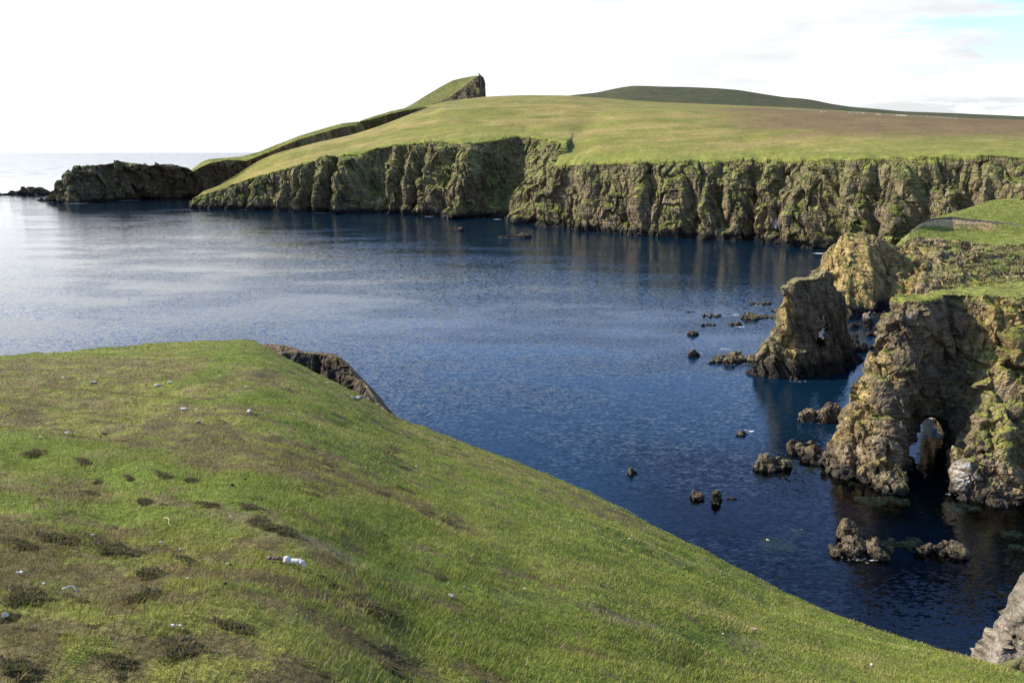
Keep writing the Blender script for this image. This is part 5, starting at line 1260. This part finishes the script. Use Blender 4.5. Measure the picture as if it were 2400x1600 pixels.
SCR = [(15,1452,20,'round white wool tuft nearest the lower left corner',.8),(48,1349,18,'white wool tuft near the left edge above the big heather bush',.5),(105,1375,12,'small white wool tuft on top of the largest heather bush',.4),
       (218,1260,14,'white wool tuft on the end of a heather clump',.5),(342,1341,14,'white wool tuft left of the bone, above a brown clump',.5),(380,1277,12,'small white wool tuft high above the bone on its left',.5),(422,1293,10,'thin white wool wisp right of the small tuft',.4),
       (404,1474,18,'left white scrap of wool in the row near the bottom',.4),(422,1473,14,'right white scrap of wool in the row near the bottom',.4),(534,1327,10,'tiny white wool tuft midway to the bone',.4),(440,1362,12,'pale wool scrap below the wisp',.4),
       (355,1395,14,'pale wool scrap on the edge of the long leaning clump',.4),(158,1018,16,'white wool tuft on the brown patch above the green terrace',.4),(95,1027,9,'small wool tuft left of the tuft on the brown patch',.4),
       (148,888,10,'tiny white speck of wool high on the left of the knoll',.5),(218,898,16,'thin white streak of wool high on the left of the knoll',.3),(370,906,22,'flat white wool streak in the middle of the knoll',.3),(400,898,18,'white wool streak beside the flat one on the knoll',.3),
       (465,906,8,'left small white speck right of the two streaks',.5),(511,904,8,'middle small white speck right of the two streaks',.5),(577,908,14,'white wool scrap nearest the knoll crag',.3),(430,961,22,'white wool scrap in the middle distance above the grey stone',.3),
       (462,963,8,'speck of wool just right of the scrap above the grey stone',.4),(585,968,20,'ragged white wool scrap right of the grey stone',.5),(768,898,10,'white fleck on the turf edge below the crag',.4),(2043,1563,14,'white wool tuft in the bright grass at the lower right',.7),
       (1694,1488,7,'tiny white tuft in the bright grass right of centre',.5),(1475,1265,9,'white tuft on the bright grass near the turf edge',.5),(975,1095,9,'white tuft on the slope below the dark crag end',.5),(1230,1383,12,'pale tuft at the end of the worn path',.4),(540,1215,10,'pinkish pale scrap beside the worn path head',.5)]
for i, (u, v, w, lab, tl) in enumerate(SCR): scrap(u, v, w, lab, seed=i + 20, tall=tl, group='white wool scraps on the near slope')
M_gst = plain_mat('grey_stone', (0.24, 0.22, 0.19), 0.9, var=0.25, scale=30)
M_dung = plain_mat('dark_dung', (0.035, 0.026, 0.02), 0.9, var=0.2, scale=60)
scrap(467, 993, 20, 'half buried grey stone in the middle of the near slope', 'stone', 'stone', M_gst, 71, None, 0.55)
scrap(1058, 1402, 26, 'grey stone lying low in the grass beside the worn path', 'stone', 'stone', M_gst, 72, None, 0.4)
scrap(1090, 1381, 14, 'small pale stone above the grey one by the worn path', 'stone', 'stone', M_gst, 73, None, 0.5)
scrap(1767, 1478, 22, 'flat pinkish stone set in the green grass at the right', 'stone', 'stone', plain_mat('pink_stone', (0.36, 0.26, 0.2), 0.9), 74, None, 0.2)
scrap(835, 937, 36, 'pale outcrop stone at the turf edge right of the crag', 'stone', 'stone', M_gst, 75, None, 0.4)
for i, (u, v, w) in enumerate([(1166,1235,8),(1195,1240,7),(1215,1250,6),(1140,1215,7),(1050,1215,7),(1560,1300,7),(1592,1424,8),(1645,1528,9),(1230,1510,9),(1115,1440,10),(1600,1350,7),(945,960,6),(854,978,6),(545,1142,12),(575,1128,10),(540,1330,10),(1425,1240,7),(530,1375,12),(800,1475,10),(885,1480,12)]):
    scrap(u, v, w, 'small dark dung pellet heap lying in the grass of the near slope', 'dung', 'dung', M_dung, 80 + i, 'dark droppings in the grass', 0.7)
def stick(u0, v0, u1, v1, r, mat, name, label, cat):
    a = ground_hit(u0, v0); b = ground_hit(u1, v1); a[2] += 0.03; b[2] += 0.03
    d = b - a; L = np.linalg.norm(d); n = 14; V = []; ax = d / L; s = np.cross(ax, [0, 0, 1]); s /= np.linalg.norm(s); t = np.cross(s, ax)
    for i in range(n):
        f = i / (n - 1); c = a + d * f + t * 0.02 * math.sin(f * 3.1) + s * 0.008 * math.sin(f * 9)
        for k in range(6):
            q_ = k / 6 * 2 * math.pi; V.append(c + (s * math.cos(q_) + t * math.sin(q_)) * r * (1 - 0.5 * f))
    Q = [(i * 6 + k, i * 6 + (k + 1) % 6, (i + 1) * 6 + (k + 1) % 6, (i + 1) * 6 + k) for i in range(n - 1) for k in range(6)]
    o = link(name, mesh_from(name, np.array(V), np.array(Q)), mat); tag(o, label, cat)
stick(386, 1222, 402, 1240, 0.004, plain_mat('dry_straw', (0.5, 0.5, 0.2), 0.8), 'dry_stalk', 'single pale yellow dry stalk lying on the slope above the bone', 'stalk')
stick(148, 1392, 190, 1399, 0.006, plain_mat('grey_twig', (0.32, 0.33, 0.33), 0.8), 'twig', 'straight pale grey twig lying beside the largest heather bush', 'twig')

M_gull = plain_mat('gull_plumage', (0.75, 0.75, 0.74), 0.8, var=0.05); M_gwing = plain_mat('gull_wing', (0.33, 0.35, 0.38), 0.8, var=0.05); M_beak = plain_mat('gull_beak', (0.6, 0.4, 0.05), 0.6)
def gull_mesh():
    out = []
    for nm, E, mt in (('gull', [(0, 0, .11, .17, .07, .075), (.13, 0, .17, .06, .045, .06), (.17, 0, .22, .045, .04, .042), (-.2, 0, .12, .1, .035, .02)], M_gull),):
        o = small_blob(nm, 'x', 'gull', (0, 0, 0), E, 0.014, mt, None, 1, 0.0, 0.05); out.append(o)
    g = out[0]
    for s in (-1, 1):
        w = small_blob('wing', None, None, (0, 0, 0), [(-.05, s * .06, .135, .17, .02, .045), (-.22, s * .035, .13, .1, .012, .018)], 0.01, M_gwing, None, 1, 0, 0.05); w.parent = g
    b = small_blob('beak', None, None, (0, 0, 0), [(.225, 0, .213, .03, .009, .009)], 0.004, M_beak, None, 1, 0, 0.05); b.parent = g
    return g
G0 = gull_mesh(); first = [True]
def gull(loc, label, rz, group):
    if first[0]: g = G0; first[0] = False
    else:
        g = G0.copy(); COL.objects.link(g)
        for ch in [c for c in G0.children]:
            c = ch.copy(); COL.objects.link(c); c.parent = g
    g.location = loc; g.rotation_euler = (0, 0, rz); g.scale = (1.15, 1.15, 1.15); tag(g, label, 'gull', group)
gw = 'gulls resting on the sea'
for u, v, lab in ((303, 478, 'white gull on the water in front of the long dark headland'), (1031, 521, 'white gull on the water left of the small dark rock'), (302, 702, 'lone gull floating in the open blue water at the left'), (808, 740, 'lone gull floating near the middle of the bay'),
                  (742, 499, 'gull resting close under the far cliffs'), (1300, 560, 'gull on the dark water right of the low reef')):
    gull(tuple(at_z(u, v) - np.array([0, 0, 0.04])), lab, u * 1.0, gw)

# gulls roosting on the shaded arch face: put each on the surface by casting a ray
def cast(u, v):
    dg = bpy.context.evaluated_depsgraph_get(); d = Vector(pix(u, v)).normalized()
    hit, loc, nor, idx, ob, _ = SC.ray_cast(dg, Vector(EYE), d)
    return (np.array(loc), np.array(nor)) if hit else (None, None)
bpy.context.view_layer.update()
for i, (u, v) in enumerate(((2182, 822), (2212, 831), (2176, 838), (2284, 832), (2180, 859), (2267, 872), (2303, 872), (2349, 876), (2364, 920), (2312, 930), (2082, 884), (2240, 583), (2170, 640), (2285, 720), (2145, 690))):
    l, n_ = cast(u, v)
    if l is not None: gull(tuple(l + n_ * 0.02), 'white gull roosting on a ledge of the craggy right hand cliffs', i * 1.3, 'gulls roosting on the right hand cliffs')

def sheep_mesh():
    E = [(0, 0, .62, .48, .25, .27), (.3, 0, .62, .25, .22, .24), (-.3, 0, .6, .25, .22, .24), (.5, 0, .55, .16, .1, .12), (.62, 0, .42, .13, .085, .09), (.7, 0, .33, .09, .06, .06)]
    for x in (-.32, .32):
        for y in (-.13, .13): E += [(x, y, .38, .07, .06, .2), (x, y, .15, .045, .04, .2)]
    E += [(.53, .1, .5, .03, .07, .03), (.53, -.1, .5, .03, .07, .03), (-.5, 0, .58, .06, .05, .14)]
    return small_blob('sheep', 'x', 'sheep', (0, 0, 0), E, 0.035, plain_mat('fleece', (0.66, 0.62, 0.53), 0.95, var=0.1), None, 1, 0.3, 0.1)
S0 = sheep_mesh(); sf = True
for i, (u, v) in enumerate(((1066,240),(1071,239),(1176,240),(1184,241),(1210,243),(1216,244),(1234,241),(1240,238),(1258,235),(1276,237),(1925,262),(1932,262),(1937,261),(2055,267),(1990,264),(1978,376))):
    l, n_ = cast(u, v + 2)
    if l is None: continue
    if sf: s_ = S0; sf = False
    else: s_ = S0.copy(); COL.objects.link(s_)
    s_.location = l - np.array([0, 0, 0.05]); s_.rotation_euler = (0, 0, i * 2.1); s_.scale = (1.3, 1.3, 1.3)
    tag(s_, 'tiny white sheep grazing with lowered head on the crest of the far green hill' if i < 15 else 'tiny white sheep alone near the turf edge above the far cliffs', 'sheep', 'sheep grazing on the far hill' if i < 15 else None)

M_wall = plain_mat('lichened_wall_stone', (0.30, 0.29, 0.24), 0.95, var=0.4, scale=1.5)
def wall(pts, label, h=1.1):
    P = [cast(u, v)[0] for u, v in pts]; P = [p for p in P if p is not None]
    if len(P) < 2: return
    rg = np.random.default_rng(len(P)); V = []; Q = []
    for a, b in zip(P[:-1], P[1:]):
        L_ = np.linalg.norm(b - a); n = max(2, int(L_ / 1.3))
        if L_ > 80: continue
        for i in range(n):
            if rg.random() < 0.22: continue
            c = a + (b - a) * (i + 0.5) / n; w = rg.uniform(0.5, 1.0); d = rg.uniform(0.35, 0.6); z = h * rg.uniform(0.35, 1.0); j = rg.normal(size=(8, 3)) * 0.1
            k = len(V)
            for q_, (sx, sy, sz) in enumerate(((-1,-1,0),(1,-1,0),(1,1,0),(-1,1,0),(-.7,-.7,1),(.7,-.7,1),(.7,.7,1),(-.7,.7,1))): V.append(c + np.array([sx * w, sy * d, sz * z - 0.15 * (sz == 0)]) + j[q_])
            Q += [(k, k+1, k+5, k+4), (k+1, k+2, k+6, k+5), (k+2, k+3, k+7, k+6), (k+3, k, k+4, k+7), (k+4, k+5, k+6, k+7)]
    tag(link('stone_wall', mesh_from('stone_wall', np.array(V), np.array(Q), smooth=False), M_wall), label, 'stone wall', kind='thing')
wall([(968, 268), (985, 261), (1005, 256), (1025, 253), (1050, 251.5), (1078, 250.5)], 'tumbled grey stone wall curving along the left shoulder of the far green hill')
wall([(1996, 264.5), (2030, 267), (2060, 269), (2100, 271), (2130, 272.5), (2170, 274), (2210, 276), (2250, 279)], 'broken line of grey wall stones below the far right skyline of the hill')
# ------------------------------------------------------------------ foam
def foam_mat():
    m = bpy.data.materials.new('foam'); m.use_nodes = True; nt = m.node_tree; nt.nodes.clear(); L = nt.links.new
    out = N(nt, 'ShaderNodeOutputMaterial'); d = N(nt, 'ShaderNodeBsdfDiffuse'); d.inputs['Color'].default_value = (0.75, 0.78, 0.8, 1)
    t = N(nt, 'ShaderNodeBsdfTransparent'); mx = N(nt, 'ShaderNodeMixShader'); at = N(nt, 'ShaderNodeAttribute', attribute_name='Col')
    geo = N(nt, 'ShaderNodeNewGeometry'); n1 = N(nt, 'ShaderNodeTexNoise'); n1.inputs['Scale'].default_value = 1.3; n1.inputs['Detail'].default_value = 6; n1.inputs['Roughness'].default_value = 0.7
    L(geo.outputs['Position'], n1.inputs['Vector']); sp = N(nt, 'ShaderNodeSeparateColor'); L(at.outputs['Color'], sp.inputs[0])
    f = smooth_n(nt, math_n(nt, 'ADD', n1.outputs['Fac'], math_n(nt, 'MULTIPLY', sp.outputs[0], 0.45)), 0.72, 0.92)
    L(math_n(nt, 'MULTIPLY', f, 0.85), mx.inputs[0]); L(t.outputs[0], mx.inputs[1]); L(d.outputs[0], mx.inputs[2]); L(mx.outputs[0], out.inputs['Surface'])
    return m
M_foam = foam_mat()
FO = [(700,498,120,3,.3),(900,501,140,3,.3),(1260,528,90,4,.35),(1560,557,140,4,.35),(1860,577,100,5,.35),(130,474,60,4,.8),(300,470,90,4,.7),(1770,873,60,8,.6),(1870,894,90,8,.5),(1960,1106,70,8,.5),(2230,1158,60,8,.5),(2330,1168,80,8,.5),(1725,738,34,7,.7),(1735,766,40,6,.7),(1775,716,50,5,.6),(1640,828,50,10,.5),(1700,818,60,10,.6),(1795,862,60,14,.3),(1745,1012,70,22,.5),(1760,1010,24,8,.9),(1480,1108,120,22,.35),(1665,1165,110,22,.4),(1930,1066,60,14,.3),(2180,974,46,34,1.0),(2205,985,40,12,1.0),
      (1005,508,40,5,.55),(1165,514,36,6,.6),(1390,546,60,4,.4),(1480,557,80,4,.35),(1920,594,50,5,.8),(180,477,90,5,.6),(600,492,160,3,.5),(760,499,90,3,.6),(1700,565,150,4,.4),(1450,710,30,4,.5),(1790,870,50,8,.3),(1570,735,200,8,.1),(1930,990,90,10,.3)]
V = []; Q = []; C = []
FO = [(*f, None) for f in FO] + [(0, 0, 0, 0, r[4], r) for r in RING]
for (u, v, w, h, s, rg_) in FO:
    if rg_: u, v, w, h = 1200, 900, 10, 10
    p, m = pm(u, v); p2 = at_z(u, v + h / 2); p3 = at_z(u, v - h / 2); ry = abs(p3[1] - p2[1]) / 2; rx = w * m / 2
    if rg_: p = np.array([rg_[0], rg_[1], 0]); rx, ry = rg_[2], rg_[3]
    i0 = len(V); V.append((p[0], p[1], 0.03)); C.append((s, s, s)); nn = 28
    for rr, cc in ((0.5, s * .8), (1.0, 0)):
        for k in range(nn): a = k / nn * 2 * math.pi; V.append((p[0] + math.cos(a) * rx * rr, p[1] + math.sin(a) * ry * rr, 0.03)); C.append((cc if cc else -0.0,) * 3)
    for k in range(nn):
        k2 = (k + 1) % nn; Q.append((i0, i0 + 1 + k, i0 + 1 + k2)); Q.append((i0 + 1 + k, i0 + 1 + nn + k, i0 + 1 + nn + k2)); Q.append((i0 + 1 + k, i0 + 1 + nn + k2, i0 + 1 + k2))
o = link('sea_foam', mesh_from('sea_foam', np.array(V), np.array(Q), np.array(C)), M_foam); tag(o, 'thin white foam washing round the rocks and cliff feet', 'foam', kind='stuff')
